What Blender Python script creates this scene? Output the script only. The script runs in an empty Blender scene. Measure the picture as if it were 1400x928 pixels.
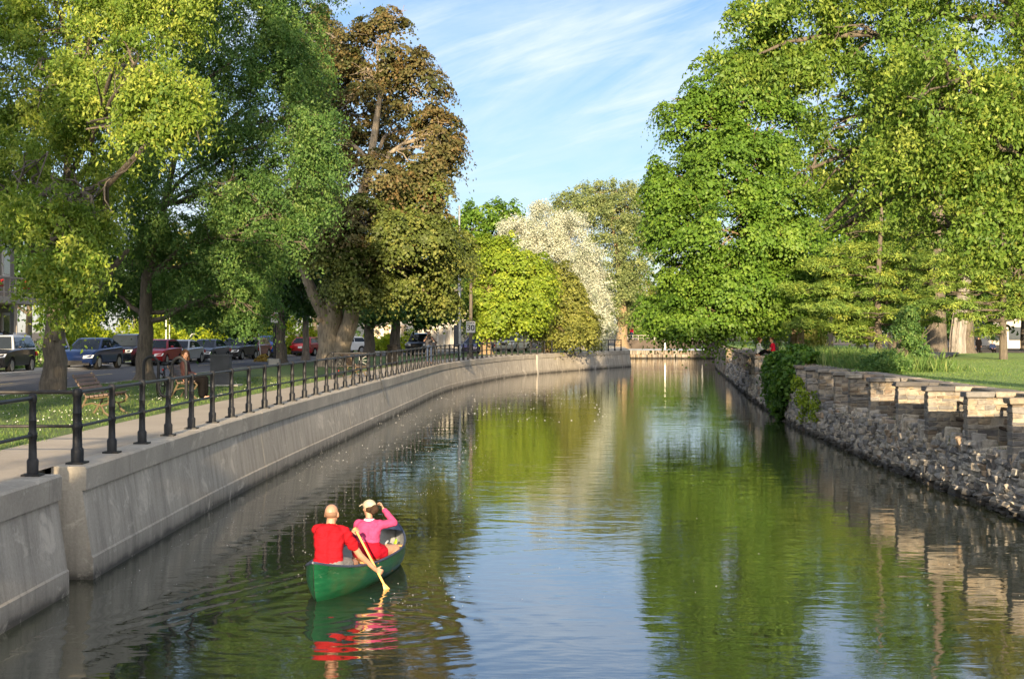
import bpy, math, random
import numpy as np
from mathutils import Vector, Matrix

random.seed(11)
rng = np.random.default_rng(11)
PI = math.pi
F, HZ, CZ = 2200.0, 452.0, 3.43      # focal length in photo pixels, horizon row, eye height over the water
ZP, ZR = 1.56, 2.10                  # promenade level, right lawn level (water is 0)
scene = bpy.context.scene
COL = scene.collection

def at(px, py, Y):                   # photo pixel at distance Y -> world point
    return np.array([(px - 700) / F * Y, Y, CZ - (py - HZ) / F * Y])
def gp(px, py, z):                   # photo pixel on a level z -> world point
    return at(px, py, F * (CZ - z) / (py - HZ))

# ------------------------------------------------------------------ objects
def tag(o, label=None, cat=None, group=None, kind=None):
    if label: o['label'] = label
    if cat: o['category'] = cat
    if group: o['group'] = group
    if kind: o['kind'] = kind
    return o
def thing(name, label, cat, loc=(0, 0, 0), rz=0.0, group=None):
    o = bpy.data.objects.new(name, None); COL.objects.link(o)
    o.empty_display_size = 0.2
    o.location = [float(v) for v in loc]; o.rotation_euler = (0, 0, rz)
    return tag(o, label, cat, group)
def copy_tree(o, parent=None):
    c = o.copy(); COL.objects.link(c)
    if parent is not None: c.parent = parent
    for ch in list(o.children): copy_tree(ch, c)
    return c
def link(name, me, mat, parent=None):
    o = bpy.data.objects.new(name, me); COL.objects.link(o)
    if mat is not None:
        me.materials.clear()
        for m in (mat if isinstance(mat, (list, tuple)) else [mat]): me.materials.append(m)
    if parent is not None: o.parent = parent
    return o

class MB:
    """collects shapes into ONE mesh"""
    def __init__(s): s.V = []; s.F = []; s.M = []; s.T = []; s.n = 0
    def add(s, V, Fs, mi=0, tint=0.5):
        V = np.asarray(V, float).reshape(-1, 3)
        s.V.append(V); s.T.append(np.full(len(V), tint))
        for f in Fs: s.F.append([int(i) + s.n for i in f]); s.M.append(mi)
        s.n += len(V); return s
    def box(s, c, size, rz=0, rx=0, ry=0, mi=0, tint=.5, taper=1.0):
        x, y, z = [v / 2 for v in size]
        V = np.array([[-x,-y,-z],[x,-y,-z],[x,y,-z],[-x,y,-z],[-x*taper,-y*taper,z],[x*taper,-y*taper,z],[x*taper,y*taper,z],[-x*taper,y*taper,z]])
        if rz or rx or ry:
            R = np.array(Matrix.Rotation(rz, 3, 'Z') @ Matrix.Rotation(ry, 3, 'Y') @ Matrix.Rotation(rx, 3, 'X')); V = V @ R.T
        return s.add(V + np.asarray(c, float), [(0,3,2,1),(4,5,6,7),(0,1,5,4),(1,2,6,5),(2,3,7,6),(3,0,4,7)], mi, tint)
    def tube(s, P, R, n=8, mi=0, cap=True, tint=.5, closed=False):
        P = np.asarray(P, float); m = len(P); R = np.full(m, R) if np.isscalar(R) else np.asarray(R, float)
        T = np.gradient(P, axis=0)
        if closed: T = np.roll(P, -1, 0) - np.roll(P, 1, 0)
        T /= np.linalg.norm(T, axis=1)[:, None] + 1e-9
        up = np.array([0, 0, 1.0]) if abs(T[0, 2]) < .9 else np.array([1.0, 0, 0])
        a = np.cross(T[0], up); a /= np.linalg.norm(a)
        ang = np.arange(n) / n * 2 * PI; V = []
        for i in range(m):
            a = a - T[i] * a.dot(T[i]); a /= np.linalg.norm(a) + 1e-9; b = np.cross(T[i], a)
            V.append(P[i] + R[i] * (np.cos(ang)[:, None] * a + np.sin(ang)[:, None] * b))
        Fs = []
        for i in range(m if closed else m - 1):
            j = (i + 1) % m
            for k in range(n):
                l = (k + 1) % n; Fs.append((i*n+k, i*n+l, j*n+l, j*n+k))
        if cap and not closed: Fs.append(tuple(range(n))[::-1]); Fs.append(tuple((m-1)*n + k for k in range(n)))
        return s.add(np.concatenate(V), Fs, mi, tint)
    def lathe(s, prof, n=12, c=(0, 0, 0), mi=0, tint=.5):      # prof: (r, z)
        return s.tube([(c[0], c[1], c[2] + z + 1e-6*i) for i, (r, z) in enumerate(prof)], [max(r, 1e-4) for r, z in prof], n, mi, True, tint)
    def ell(s, c, r, n=10, m=7, mi=0, rot=None, tint=.5):
        V = []; Fs = []
        for i in range(m + 1):
            th = PI * i / m
            for k in range(n):
                ph = 2 * PI * k / n
                V.append((r[0]*math.sin(th)*math.cos(ph), r[1]*math.sin(th)*math.sin(ph), r[2]*math.cos(th)))
        for i in range(m):
            for k in range(n): l = (k+1) % n; Fs.append((i*n+k, (i+1)*n+k, (i+1)*n+l, i*n+l))
        V = np.array(V)
        if rot is not None: V = V @ np.array(rot).T
        return s.add(V + np.asarray(c, float), Fs, mi, tint)
    def prism(s, poly, axis, a0, a1, mi=0, tint=.5):            # poly of 2D points, extruded along axis
        n = len(poly); V = []
        for a in (a0, a1):
            for (u, v) in poly:
                V.append({'x': (a, u, v), 'y': (u, a, v), 'z': (u, v, a)}[axis])
        Fs = [tuple(range(n))[::-1], tuple(range(n, 2*n))] + [(k, (k+1) % n, n + (k+1) % n, n + k) for k in range(n)]
        return s.add(V, Fs, mi, tint)
    def capsule(s, p0, r0, p1, r1, n=10):
        p0, p1 = np.asarray(p0, float), np.asarray(p1, float); d = p1 - p0; L = np.linalg.norm(d); d = d / (L + 1e-9)
        P = []; R = []
        for k in range(5): a = PI/2 * k/4; P.append(p0 - d*r0*math.cos(a)); R.append(max(r0*math.sin(a), 1e-4))
        for k in range(1, 5): a = PI/2 * k/4; P.append(p1 + d*r1*math.sin(a)); R.append(max(r1*math.cos(a), 1e-4))
        P.insert(5, p1); R.insert(5, r1)
        return s.tube(P, R, n)
    def mesh(s, name, smooth=False):
        me = bpy.data.meshes.new(name)
        V = np.concatenate(s.V)
        me.from_pydata(V.tolist(), [], s.F)
        me.polygons.foreach_set('material_index', np.array(s.M, dtype=np.int32))
        t = me.attributes.new('tint', 'FLOAT', 'POINT'); t.data.foreach_set('value', np.concatenate(s.T).astype(np.float32))
        if smooth:
            me.polygons.foreach_set('use_smooth', np.ones(len(s.F), dtype=bool))
            try: me.set_sharp_from_angle(angle=math.radians(smooth if smooth is not True else 40))
            except Exception: pass
        me.update(); me.validate()
        return me
    def build(s, name, mat, parent=None, smooth=False, off=None):
        if off is not None: s.V = [v - np.asarray(off, float) for v in s.V]
        return link(name, s.mesh(name, smooth), mat, parent)

def fast_mesh(name, V, Q, tint=None, smooth=False):   # numpy quads
    me = bpy.data.meshes.new(name)
    nv, nq = len(V), len(Q)
    me.vertices.add(nv); me.vertices.foreach_set('co', np.ascontiguousarray(V, dtype=np.float32).ravel())
    me.loops.add(nq * 4); me.loops.foreach_set('vertex_index', np.ascontiguousarray(Q, dtype=np.int32).ravel())
    me.polygons.add(nq); me.polygons.foreach_set('loop_start', np.arange(0, nq*4, 4, dtype=np.int32))
    if smooth: me.polygons.foreach_set('use_smooth', np.ones(nq, dtype=bool))
    if tint is not None:
        a = me.attributes.new('tint', 'FLOAT', 'POINT'); a.data.foreach_set('value', np.ascontiguousarray(tint, dtype=np.float32))
    me.update(calc_edges=True)
    return me

# ------------------------------------------------------------------ materials
def mat_new(name):
    m = bpy.data.materials.new(name); m.use_nodes = True
    nt = m.node_tree; b = nt.nodes['Principled BSDF']
    return m, nt, b
def nd(nt, t, **kw):
    n = nt.nodes.new(t)
    for k, v in kw.items():
        if k in n.inputs: n.inputs[k].default_value = v
        else: setattr(n, k, v)
    return n
def ramp(nt, fac, stops, interp='LINEAR'):
    r = nt.nodes.new('ShaderNodeValToRGB'); r.color_ramp.interpolation = interp
    e = r.color_ramp.elements
    while len(e) < len(stops): e.new(0.5)
    for i, (p, c) in enumerate(stops): e[i].position = p; e[i].color = (*c, 1)
    nt.links.new(fac, r.inputs['Fac']); return r.outputs['Color']
def mixc(nt, fac, a, b, mode='MIX'):
    m = nt.nodes.new('ShaderNodeMix'); m.data_type = 'RGBA'; m.blend_type = mode
    for k, v in ((0, fac), (6, a), (7, b)):
        if hasattr(v, 'links'): nt.links.new(v, m.inputs[k])
        else: m.inputs[k].default_value = v if k == 0 else (*v, 1)
    return m.outputs[2]
def coords(nt, kind='Object', scale=(1, 1, 1), rot=(0, 0, 0)):
    tc = nt.nodes.new('ShaderNodeTexCoord'); mp = nt.nodes.new('ShaderNodeMapping')
    nt.links.new(tc.outputs[kind], mp.inputs['Vector']); mp.inputs['Scale'].default_value = scale; mp.inputs['Rotation'].default_value = rot
    return mp.outputs['Vector']
def noise(nt, vec, scale, detail=4, rough=.55, dist=0):
    n = nd(nt, 'ShaderNodeTexNoise', Scale=scale, Detail=detail, Roughness=rough, Distortion=dist)
    nt.links.new(vec, n.inputs['Vector']); return n.outputs['Fac']
def bump(nt, b, h, strength=.5, dist=.02):
    n = nd(nt, 'ShaderNodeBump', Strength=strength, Distance=dist); nt.links.new(h, n.inputs['Height'])
    nt.links.new(n.outputs['Normal'], b.inputs['Normal'])
_pc = {}
def plain(name, col, rough=.6, metal=0.0, vary=.12, scale=6.0, coat=0.0, spec=.25):
    """plain material with a little noise in colour and roughness"""
    if name in _pc: return _pc[name]
    m, nt, b = mat_new(name)
    f = noise(nt, coords(nt), scale, 5)
    lo = tuple(c * (1 - vary) for c in col); hi = tuple(min(1, c * (1 + vary)) for c in col)
    nt.links.new(ramp(nt, f, [(.3, lo), (.7, hi)]), b.inputs['Base Color'])
    b.inputs['Roughness'].default_value = rough; b.inputs['Metallic'].default_value = metal
    b.inputs['Coat Weight'].default_value = coat; b.inputs['Specular IOR Level'].default_value = spec
    _pc[name] = m; return m

def leaf_mat(name, c0, c1, c2, trans=.35, tcol=None, spec=.25):
    m, nt, b = mat_new(name)
    a = nd(nt, 'ShaderNodeAttribute', attribute_name='tint')
    col = ramp(nt, a.outputs['Fac'], [(0.0, c0), (0.5, c1), (1.0, c2)])
    nt.links.new(col, b.inputs['Base Color']); b.inputs['Roughness'].default_value = .5
    b.inputs['Specular IOR Level'].default_value = spec
    t = nt.nodes.new('ShaderNodeBsdfTranslucent'); hs = nd(nt, 'ShaderNodeHueSaturation', Saturation=1.1, Value=1.35)
    nt.links.new(col, hs.inputs['Color']); nt.links.new(hs.outputs['Color'], t.inputs['Color'])
    mx = nt.nodes.new('ShaderNodeMixShader'); mx.inputs[0].default_value = trans
    nt.links.new(b.outputs[0], mx.inputs[1]); nt.links.new(t.outputs[0], mx.inputs[2])
    nt.links.new(mx.outputs[0], nt.nodes['Material Output'].inputs['Surface'])
    return m
def bark_mat(name, c0, c1, scale=5):
    m, nt, b = mat_new(name)
    v = coords(nt, 'Object', (1, 1, .18))
    f = noise(nt, v, scale * 2.2, 6, .65, .6); f2 = noise(nt, coords(nt), .9, 3)
    c = ramp(nt, f, [(.32, c0), (.62, c1)])
    c = mixc(nt, ramp(nt, f2, [(.4, (0, 0, 0)), (.75, (.5, .5, .5))]), c, tuple(x * .75 for x in c1))
    nt.links.new(c, b.inputs['Base Color']); b.inputs['Roughness'].default_value = .9
    bump(nt, b, f, .9, .06); return m

def concrete_mat(name, base, streak=True):
    m, nt, b = mat_new(name); v = coords(nt)
    big = noise(nt, v, .55, 5, .6); fine = noise(nt, v, 26, 4, .6)
    st = noise(nt, coords(nt, 'Object', (1.6, 1.6, .10)), 2.2, 5, .65)
    lo = tuple(c * .60 for c in base); hi = tuple(c * 1.22 for c in base)
    c = ramp(nt, big, [(.3, lo), (.7, hi)])
    if streak: c = mixc(nt, .68, c, ramp(nt, st, [(.36, tuple(x * .5 for x in base)), (.5, base), (.72, tuple(x * 1.4 for x in base))]))
    c = mixc(nt, .35, c, ramp(nt, fine, [(.3, lo), (.72, hi)]))
    if streak:   # wet dark band and lime bloom just above the water
        sp = nt.nodes.new('ShaderNodeSeparateXYZ'); g = nt.nodes.new('ShaderNodeNewGeometry'); nt.links.new(g.outputs['Position'], sp.inputs[0])
        ad = nt.nodes.new('ShaderNodeMath'); ad.operation = 'ADD'; nt.links.new(sp.outputs[2], ad.inputs[0])
        sc = nt.nodes.new('ShaderNodeMath'); sc.operation = 'MULTIPLY'; sc.inputs[1].default_value = .22; nt.links.new(noise(nt, v, 1.7, 4), sc.inputs[0]); nt.links.new(sc.outputs[0], ad.inputs[1])
        c = mixc(nt, ramp(nt, ad.outputs[0], [(.15, (.92,)*3), (.24, (.35,)*3), (.36, (.12,)*3), (.6, (0, 0, 0))]), c, tuple(x * .12 for x in base))
    lm = noise(nt, coords(nt, 'Object', (1, 1, 1.6)), 1.15, 6, .68, .8); c = mixc(nt, ramp(nt, lm, [(.56, (0, 0, 0)), (.66, (.5,)*3)]), c, tuple(min(.7, x*1.75) for x in base))
    dk_ = noise(nt, coords(nt, 'Object', (1, 1, .5)), .8, 6, .7, 1.2); c = mixc(nt, ramp(nt, dk_, [(.30, (.55,)*3), (.44, (0, 0, 0))]), c, tuple(x*.42 for x in base))
    nt.links.new(c, b.inputs['Base Color']); b.inputs['Roughness'].default_value = .88
    bump(nt, b, fine, .35, .01); return m

M = {}
M['bark'] = bark_mat('maple_bark', (.05, .042, .034), (.15, .125, .098))
M['bark_dark'] = bark_mat('dark_bark', (.05, .043, .034), (.15, .125, .098))
M['bark_pale'] = bark_mat('stripped_wood', (.10, .09, .08), (.30, .275, .25), 3)
M['bark_tan'] = bark_mat('tan_bark', (.10, .082, .06), (.30, .25, .185))
M['bark_warm'] = bark_mat('warm_bark', (.12, .085, .05), (.30, .22, .135))
M['concrete'] = concrete_mat('canal_concrete', (.40, .365, .31))
M['coping'] = concrete_mat('coping_concrete', (.41, .37, .31), False)
M['iron'] = plain('black_painted_iron', (.016, .017, .020), .5, 0, .3, 20, spec=.3)
M['steel'] = plain('galvanised_steel', (.42, .43, .44), .42, .9, .15, 12)
def leafset(name, g, y, d, trans=.35):
    k_ = 1.28; g, y, d = [tuple(min(.75, c*k_) for c in q) for q in (g, y, d)]; M[name] = leaf_mat(name, d, g, y, trans)
leafset('silver_maple_leaf', (.105, .175, .027), (.25, .30, .060), (.050, .105, .020), .38)
leafset('bright_maple_leaf', (.120, .185, .026), (.33, .36, .070), (.050, .100, .018), .38)
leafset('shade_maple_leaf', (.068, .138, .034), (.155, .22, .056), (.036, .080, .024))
leafset('norway_green_leaf', (.085, .115, .024), (.17, .18, .045), (.045, .060, .016), .3)
leafset('norway_leaf', (.086, .080, .028), (.145, .098, .040), (.050, .062, .020), .3)
leafset('green_maple_leaf', (.080, .155, .018), (.16, .235, .034), (.036, .080, .012))
leafset('linden_leaf', (.14, .205, .020), (.27, .31, .034), (.06, .10, .012))
leafset('olive_leaf', (.145, .16, .034), (.25, .25, .062), (.06, .075, .020))
leafset('pale_leaf', (.32, .34, .27), (.46, .47, .38), (.16, .19, .13), .25)
leafset('cottonwood_leaf', (.135, .175, .066), (.25, .27, .11), (.065, .095, .038))
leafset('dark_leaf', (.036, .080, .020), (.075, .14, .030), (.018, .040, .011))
leafset('hedge_leaf', (.20, .26, .022), (.36, .38, .035), (.08, .13, .014), .45)
leafset('pine_needle', (.125, .195, .036), (.27, .30, .050), (.050, .095, .024), .25)
leafset('willow_leaf', (.085, .125, .070), (.17, .20, .10), (.045, .075, .045))
leafset('ivy_leaf', (.050, .115, .017), (.12, .19, .028), (.022, .055, .011))
leafset('grass_blade', (.085, .150, .035), (.20, .22, .070), (.04, .085, .020))
# ------------------------------------------------------------------ setting
def catmull(pts, step):
    P = np.array(pts, float); out = []
    P = np.vstack([2*P[0]-P[1], P, 2*P[-1]-P[-2]])
    for i in range(1, len(P) - 2):
        n = max(2, int(np.linalg.norm(P[i+1]-P[i]) / step))
        for k in range(n):
            t = k / n; a, b, c, d = P[i-1:i+3]
            out.append(.5*((2*b) + (-a+c)*t + (2*a-5*b+4*c-d)*t*t + (-a+3*b-3*c+d)*t**3))
    out.append(P[-2]); return np.array(out)
LC = catmull([(-5.9,-40),(-5.9,-10),(-5.9,10),(-5.9,22),(-5.88,32),(-5.65,42),(-5.3,52),(-4.95,62),(-4.6,72),(-4.2,84),(-3.6,94),(-2.0,108),(.15,121),(3.7,133.5),(11.3,154)], .5)
LT = np.gradient(LC, axis=0); LT /= np.linalg.norm(LT, axis=1)[:, None]
LN = np.stack([-LT[:, 1], LT[:, 0]], 1)                 # to the land side
LS = np.concatenate([[0], np.cumsum(np.linalg.norm(np.diff(LC, axis=0), axis=1))])
def lpos(s, o):                                         # point at arc length s, offset o to the land side
    return np.array([np.interp(s, LS, LC[:, 0]) + o*np.interp(s, LS, LN[:, 0]), np.interp(s, LS, LC[:, 1]) + o*np.interp(s, LS, LN[:, 1])])
def s_of_y(y): return float(np.interp(y, LC[:, 1], LS))
RC = catmull([(9.3,-40),(9.3,10),(9.3,30),(9.38,38),(9.6,44.5),(9.9,51),(10.35,60),(12.0,80),(14.6,106),(19,150),(26,203)], .5)
RT = np.gradient(RC, axis=0); RT /= np.linalg.norm(RT, axis=1)[:, None]
RN = np.stack([RT[:, 1], -RT[:, 0]], 1)                 # to the land side (right)
RS = np.concatenate([[0], np.cumsum(np.linalg.norm(np.diff(RC, axis=0), axis=1))])
def rpos(s, o): return np.array([np.interp(s, RS, RC[:, 0]) + o*np.interp(s, RS, RN[:, 0]), np.interp(s, RS, RC[:, 1]) + o*np.interp(s, RS, RN[:, 1])])
def rs_of_y(y): return float(np.interp(y, RC[:, 1], RS))

def strip(mb, s0, s1, cols, step=1.0, pos=lpos, tint=.5, closed=True):
    """loft a cross-section (offset, z) along a bank curve"""
    n = max(2, int(abs(s1 - s0) / step) + 1); m = len(cols); V = []
    for s in np.linspace(s0, s1, n):
        for (o, z) in cols: p = pos(s, o); V.append((p[0], p[1], z))
    Fs = [(i*m+k, i*m+k+1, (i+1)*m+k+1, (i+1)*m+k) for i in range(n-1) for k in range(m-1)]
    if closed: Fs += [tuple(range(m))[::-1], tuple((n-1)*m + k for k in range(m))]
    mb.add(V, Fs, 0, tint)

def ground_mat(name, stops, scale, bstr=.3, fine=40, rough=.95):
    m, nt, b = mat_new(name); v = coords(nt)
    a = noise(nt, v, scale, 6, .6); f = noise(nt, v, fine, 4, .6)
    c = mixc(nt, .45, ramp(nt, a, stops), ramp(nt, f, stops))
    nt.links.new(c, b.inputs['Base Color']); b.inputs['Roughness'].default_value = rough; bump(nt, b, f, bstr, .03); return m
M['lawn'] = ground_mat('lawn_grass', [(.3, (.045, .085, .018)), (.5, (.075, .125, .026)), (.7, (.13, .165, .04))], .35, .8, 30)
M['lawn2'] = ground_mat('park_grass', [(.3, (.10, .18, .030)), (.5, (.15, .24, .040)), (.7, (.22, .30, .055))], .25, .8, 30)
M['path'] = ground_mat('promenade_paving', [(.3, (.27, .235, .195)), (.5, (.34, .30, .25)), (.7, (.42, .37, .31))], .6, .2, 30)
M['asphalt'] = ground_mat('asphalt', [(.3, (.060, .062, .070)), (.5, (.078, .08, .088)), (.7, (.10, .10, .108))], .3, .3, 60)
M['kerb'] = ground_mat('kerb_concrete', [(.3, (.26, .25, .23)), (.7, (.40, .38, .35))], 2, .2)
M['paint'] = ground_mat('road_paint', [(.3, (.55, .42, .16)), (.7, (.72, .58, .26))], 3, .2)
M['soil'] = ground_mat('soil', [(.3, (.05, .04, .03)), (.7, (.12, .10, .07))], 1, .5)

S0, S1, SE = s_of_y(-35), s_of_y(21.0), LS[-1]
SB = s_of_y(22.2)
g = MB()   # far terrain, under everything
g.add([(-900,-300,.9),(900,-300,.9),(900,1500,.9),(-900,1500,.9)], [(0,1,2,3)])
# canal bed cut: terrain only lies outside the canal, so it is made of three sheets
g = MB(); strip(g, S0, SE, [(.55, 1.40), (40, 1.40), (400, 1.40)], 2.0, closed=False)
g.add([(-600,-300,1.39),(-5.9-.55,-300,1.39),(-5.9-.55,-34,1.39),(-600,-34,1.39)], [(0,1,2,3)])
strip(g, RS[0], RS[-1], [(1.0, 1.40), (600, 1.40)], 4.0, pos=rpos, closed=False)
g.add([(-800,150,1.385),(8,154,1.385),(13.2,203,1.385),(27,206,1.385),(900,100,1.385),(1500,1600,1.385),(-1500,1600,1.385)], [(0,1,2,3,4,5,6)])
tag(g.build('terrain', M['soil']), kind='structure')
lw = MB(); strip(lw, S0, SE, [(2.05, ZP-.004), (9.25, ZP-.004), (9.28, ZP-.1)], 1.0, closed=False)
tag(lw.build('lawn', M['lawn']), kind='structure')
pv = MB(); strip(pv, S0, SE, [(.42, ZP+.002), (2.1, ZP+.002)], 1.0, closed=False)
tag(pv.build('promenade', M['path']), kind='structure')
kb = MB(); strip(kb, S0, SE, [(9.25, ZP+.006), (9.43, ZP+.004), (9.46, ZP-.14)], 1.0, closed=False)
strip(kb, S0, SE, [(17.5, ZP-.14), (17.53, ZP), (17.7, ZP+.004)], 1.0, closed=False)
tag(kb.build('kerb', M['kerb']), kind='structure')
rd = MB(); strip(rd, S0, SE, [(9.4, ZP-.12), (13.4, ZP-.07), (17.6, ZP-.12)], 1.0, closed=False)
tag(rd.build('road', M['asphalt']), kind='structure')
ml = MB()
s = S0
while s < SE - 4: strip(ml, s, s + 3.0, [(13.34, ZP-.064), (13.46, ZP-.064)], 1.0, closed=False); s += 6.5
tag(ml.build('road_marking', M['paint']), kind='structure')
sw = MB(); strip(sw, S0, SE, [(17.65, ZP), (19.6, ZP)], 1.0, closed=False)
tag(sw.build('sidewalk', M['kerb']), kind='structure')
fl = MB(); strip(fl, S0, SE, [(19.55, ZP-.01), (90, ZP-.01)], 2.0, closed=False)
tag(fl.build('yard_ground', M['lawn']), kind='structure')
# right park lawn: level by the canal, falling away far back
n = 60; V = []; Fs = []; offs = [1.0, 1.4, 6, 14, 24, 40, 70, 120, 300]
ss = np.linspace(RS[0], RS[-1], n)
for s in ss:
    for o in offs:
        p = rpos(s, o); z = ZR + .10*math.sin(p[0]*.21)*math.sin(p[1]*.13)*min(1, o/8)
        z -= .9*np.clip((p[1]-95)/50, 0, 1)*np.clip((o-8)/10, 0, 1); V.append((p[0], p[1], z))
m_ = len(offs)
Fs = [(i*m_+k, (i+1)*m_+k, (i+1)*m_+k+1, i*m_+k+1) for i in range(n-1) for k in range(m_-1)]
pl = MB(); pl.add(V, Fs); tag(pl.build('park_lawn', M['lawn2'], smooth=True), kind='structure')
# park path beyond the shrubs
pp = MB(); pts = catmull([(17,70),(22,84),(26,100),(33,118),(46,130)], 1.0)
t = np.gradient(pts, axis=0); t /= np.linalg.norm(t, axis=1)[:, None]
V = []; 
for p, q in zip(pts, t):
    for o in (-1.3, 1.3):
        z = ZR + .03 + .10*math.sin(p[0]*.21)*math.sin(p[1]*.13) - .9*np.clip((p[1]-95)/50, 0, 1)
        V.append((p[0]+q[1]*o, p[1]-q[0]*o, z+.03))
pp.add(V, [(2*i, 2*i+1, 2*i+3, 2*i+2) for i in range(len(pts)-1)]); tag(pp.build('park_path', M['asphalt']), kind='structure')

# ---- water
CANX, CANY, CANH = None, None, None
STERN = np.array([-2.50, 20.25]); BOW = np.array([-1.76, 24.50])
def water_h(X, Y):
    h = np.zeros_like(X)
    def ring(cx, cy, lam, amp, r0, r1, ex=1.0):
        r = np.hypot((X-cx), (Y-cy)*ex)
        th = np.arctan2(Y-cy, X-cx); r = r + .05*np.sin(3*th+1.3*cx) + .04*np.sin(2.3*X+1.7*Y); amp = amp*(.45 + .55*np.sin(2*th+.6+3*r)*np.sin(1.7*X-2.3*Y))
        return amp*np.sin(2*PI*r/lam)*np.clip((r-r0*.3)/(r0*.7), 0, 1)*np.exp(-np.clip(r-r0, 0, None)/r1)
    h += ring(-1.62, 21.1, .30, .0055, .18, .5)            # paddle swirl
    h += ring(-2.35, 19.3, .34, .009, .25, .8)            # stern wake
    h += ring(-1.6, 18.6, .42, .005, .4, 1.1)
    # bow / stern wake arms
    d = (BOW-STERN)/np.linalg.norm(BOW-STERN); nrm = np.array([-d[1], d[0]])
    a = (X-BOW[0])*d[0] + (Y-BOW[1])*d[1]; b = (X-BOW[0])*nrm[0] + (Y-BOW[1])*nrm[1]
    for k in (.30,):
        e = np.abs(b) + a*k; w = np.clip(-a/1.2, 0, 1)*np.exp(np.minimum(a+3, 0)/5.0)
        h += .0034*np.sin(2*PI*e/.42)*np.exp(-(e/.75)**2)*w
    fade = np.clip((X+5.8)/.6, 0, 1)*np.clip((4.2-X)/2, 0, 1)*np.clip((Y-13)/1.5, 0, 1)*np.clip((29-Y)/2, 0, 1)
    return h*fade
m, nt, b = mat_new('canal_water')
b.inputs['Base Color'].default_value = (.020, .026, .014, 1); b.inputs['Roughness'].default_value = .025
b.inputs['IOR'].default_value = 1.9; b.inputs['Specular IOR Level'].default_value = .5
f1 = noise(nt, coords(nt, 'Object', (1.0, 1.5, 1)), 1.15, 2, .5, .3)
f2 = noise(nt, coords(nt, 'Object', (1.0, 2.2, 1)), 4.2, 2, .5, .2)
f3 = noise(nt, coords(nt, 'Object', (.10, .30, 1)), 1.0, 3, .6)
mm = nd(nt, 'ShaderNodeMath', operation='MULTIPLY'); nt.links.new(ramp(nt, f3, [(.42, (.25,)*3), (.62, (1.0,)*3)]), mm.inputs[0]); nt.links.new(f2, mm.inputs[1])
m2 = nd(nt, 'ShaderNodeMath', operation='MULTIPLY_ADD'); m2.inputs[1].default_value = .30
nt.links.new(mm.outputs[0], m2.inputs[0]); nt.links.new(f1, m2.inputs[2])
bump(nt, b, m2.outputs[0], 1.0, .0072)
M['water'] = m
def grid(x0, x1, y0, y1, nx, ny, hf=None, vs=None, qs=None):
    X, Y = np.meshgrid(np.linspace(x0, x1, nx), np.linspace(y0, y1, ny), indexing='ij')
    Z = hf(X, Y) if hf else np.zeros_like(X); base = sum(len(v) for v in vs)
    vs.append(np.stack([X.ravel(), Y.ravel(), Z.ravel()], 1))
    i = np.arange(nx-1)[:, None]*ny + np.arange(ny-1)[None, :]; i = i.ravel() + base
    qs.append(np.stack([i, i+ny, i+ny+1, i+1], 1))
vs, qs = [], []
grid(-9, 5, 12, 30, 420, 480, water_h, vs, qs)
grid(-9, 5, -60, 12, 2, 2, None, vs, qs); grid(5, 34, -60, 30, 2, 2, None, vs, qs); grid(-9, 34, 30, 206, 2, 2, None, vs, qs)
wo = link('water', fast_mesh('water', np.concatenate(vs), np.concatenate(qs), smooth=True), M['water']); tag(wo, kind='structure')

# ---- left canal wall, two sections with a notch between them
COPING = [(-.02, ZP-.33), (-.03, ZP-.03), (0, ZP), (.46, ZP), (.46, ZP-.33), (-.02, ZP-.33)]
FACE = [(.5, -1.2), (-.135, -1.2), (-.12, .30), (-.098, .325), (.03, ZP-.33), (.5, ZP-.33)]
def canal_wall(label, s0, s1, seglen):
    p = lpos((s0+s1)/2, 0); t = thing('canal_wall', label, 'wall', (p[0], p[1], 0), 0, 'concrete canal wall sections')
    a, c = MB(), MB(); n = max(1, round((s1-s0)/seglen)); e = np.linspace(s0, s1, n+1)
    for k in range(n):
        g0 = 0 if k == 0 else .012; g1 = 0 if k == n-1 else .012
        strip(a, e[k]+g0, e[k+1]-g1, FACE, .6); strip(c, e[k]+g0, e[k+1]-g1, COPING, .6)
    L = np.array([p[0], p[1], 0])
    a.build('wall_face', M['concrete'], t, smooth=25, off=L); c.build('coping', M['coping'], t, smooth=25, off=L)
    return t, L
canal_wall('short grey concrete canal wall section nearest the viewer, ending at a notch', S0, S1, 12)
w2, L2 = canal_wall('long grey concrete canal wall curving away along the promenade', SB, SE, 14.2)
rc = MB(); strip(rc, S1-.3, SB+.3, [(.62, -1.2), (.62, ZP-.01), (1.0, ZP-.01), (1.0, -1.2)], .5); rc.build('recess_back', M['concrete'], w2, off=L2)
# drain slot with a rusty stain at the wall joint
pe = MB(); e0 = LC[-1]
pe.add([(e0[0], e0[1], -1), (13.9, 203, -1), (13.9, 203, ZP), (e0[0], e0[1], ZP), (e0[0]-6, e0[1]+2, ZP), (8, 205, ZP)], [(0,1,2,3), (3,2,5,4)])
o = pe.build('return_wall', M['concrete']); tag(o, 'concrete return wall behind the far end of the long canal wall', 'wall')
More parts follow.
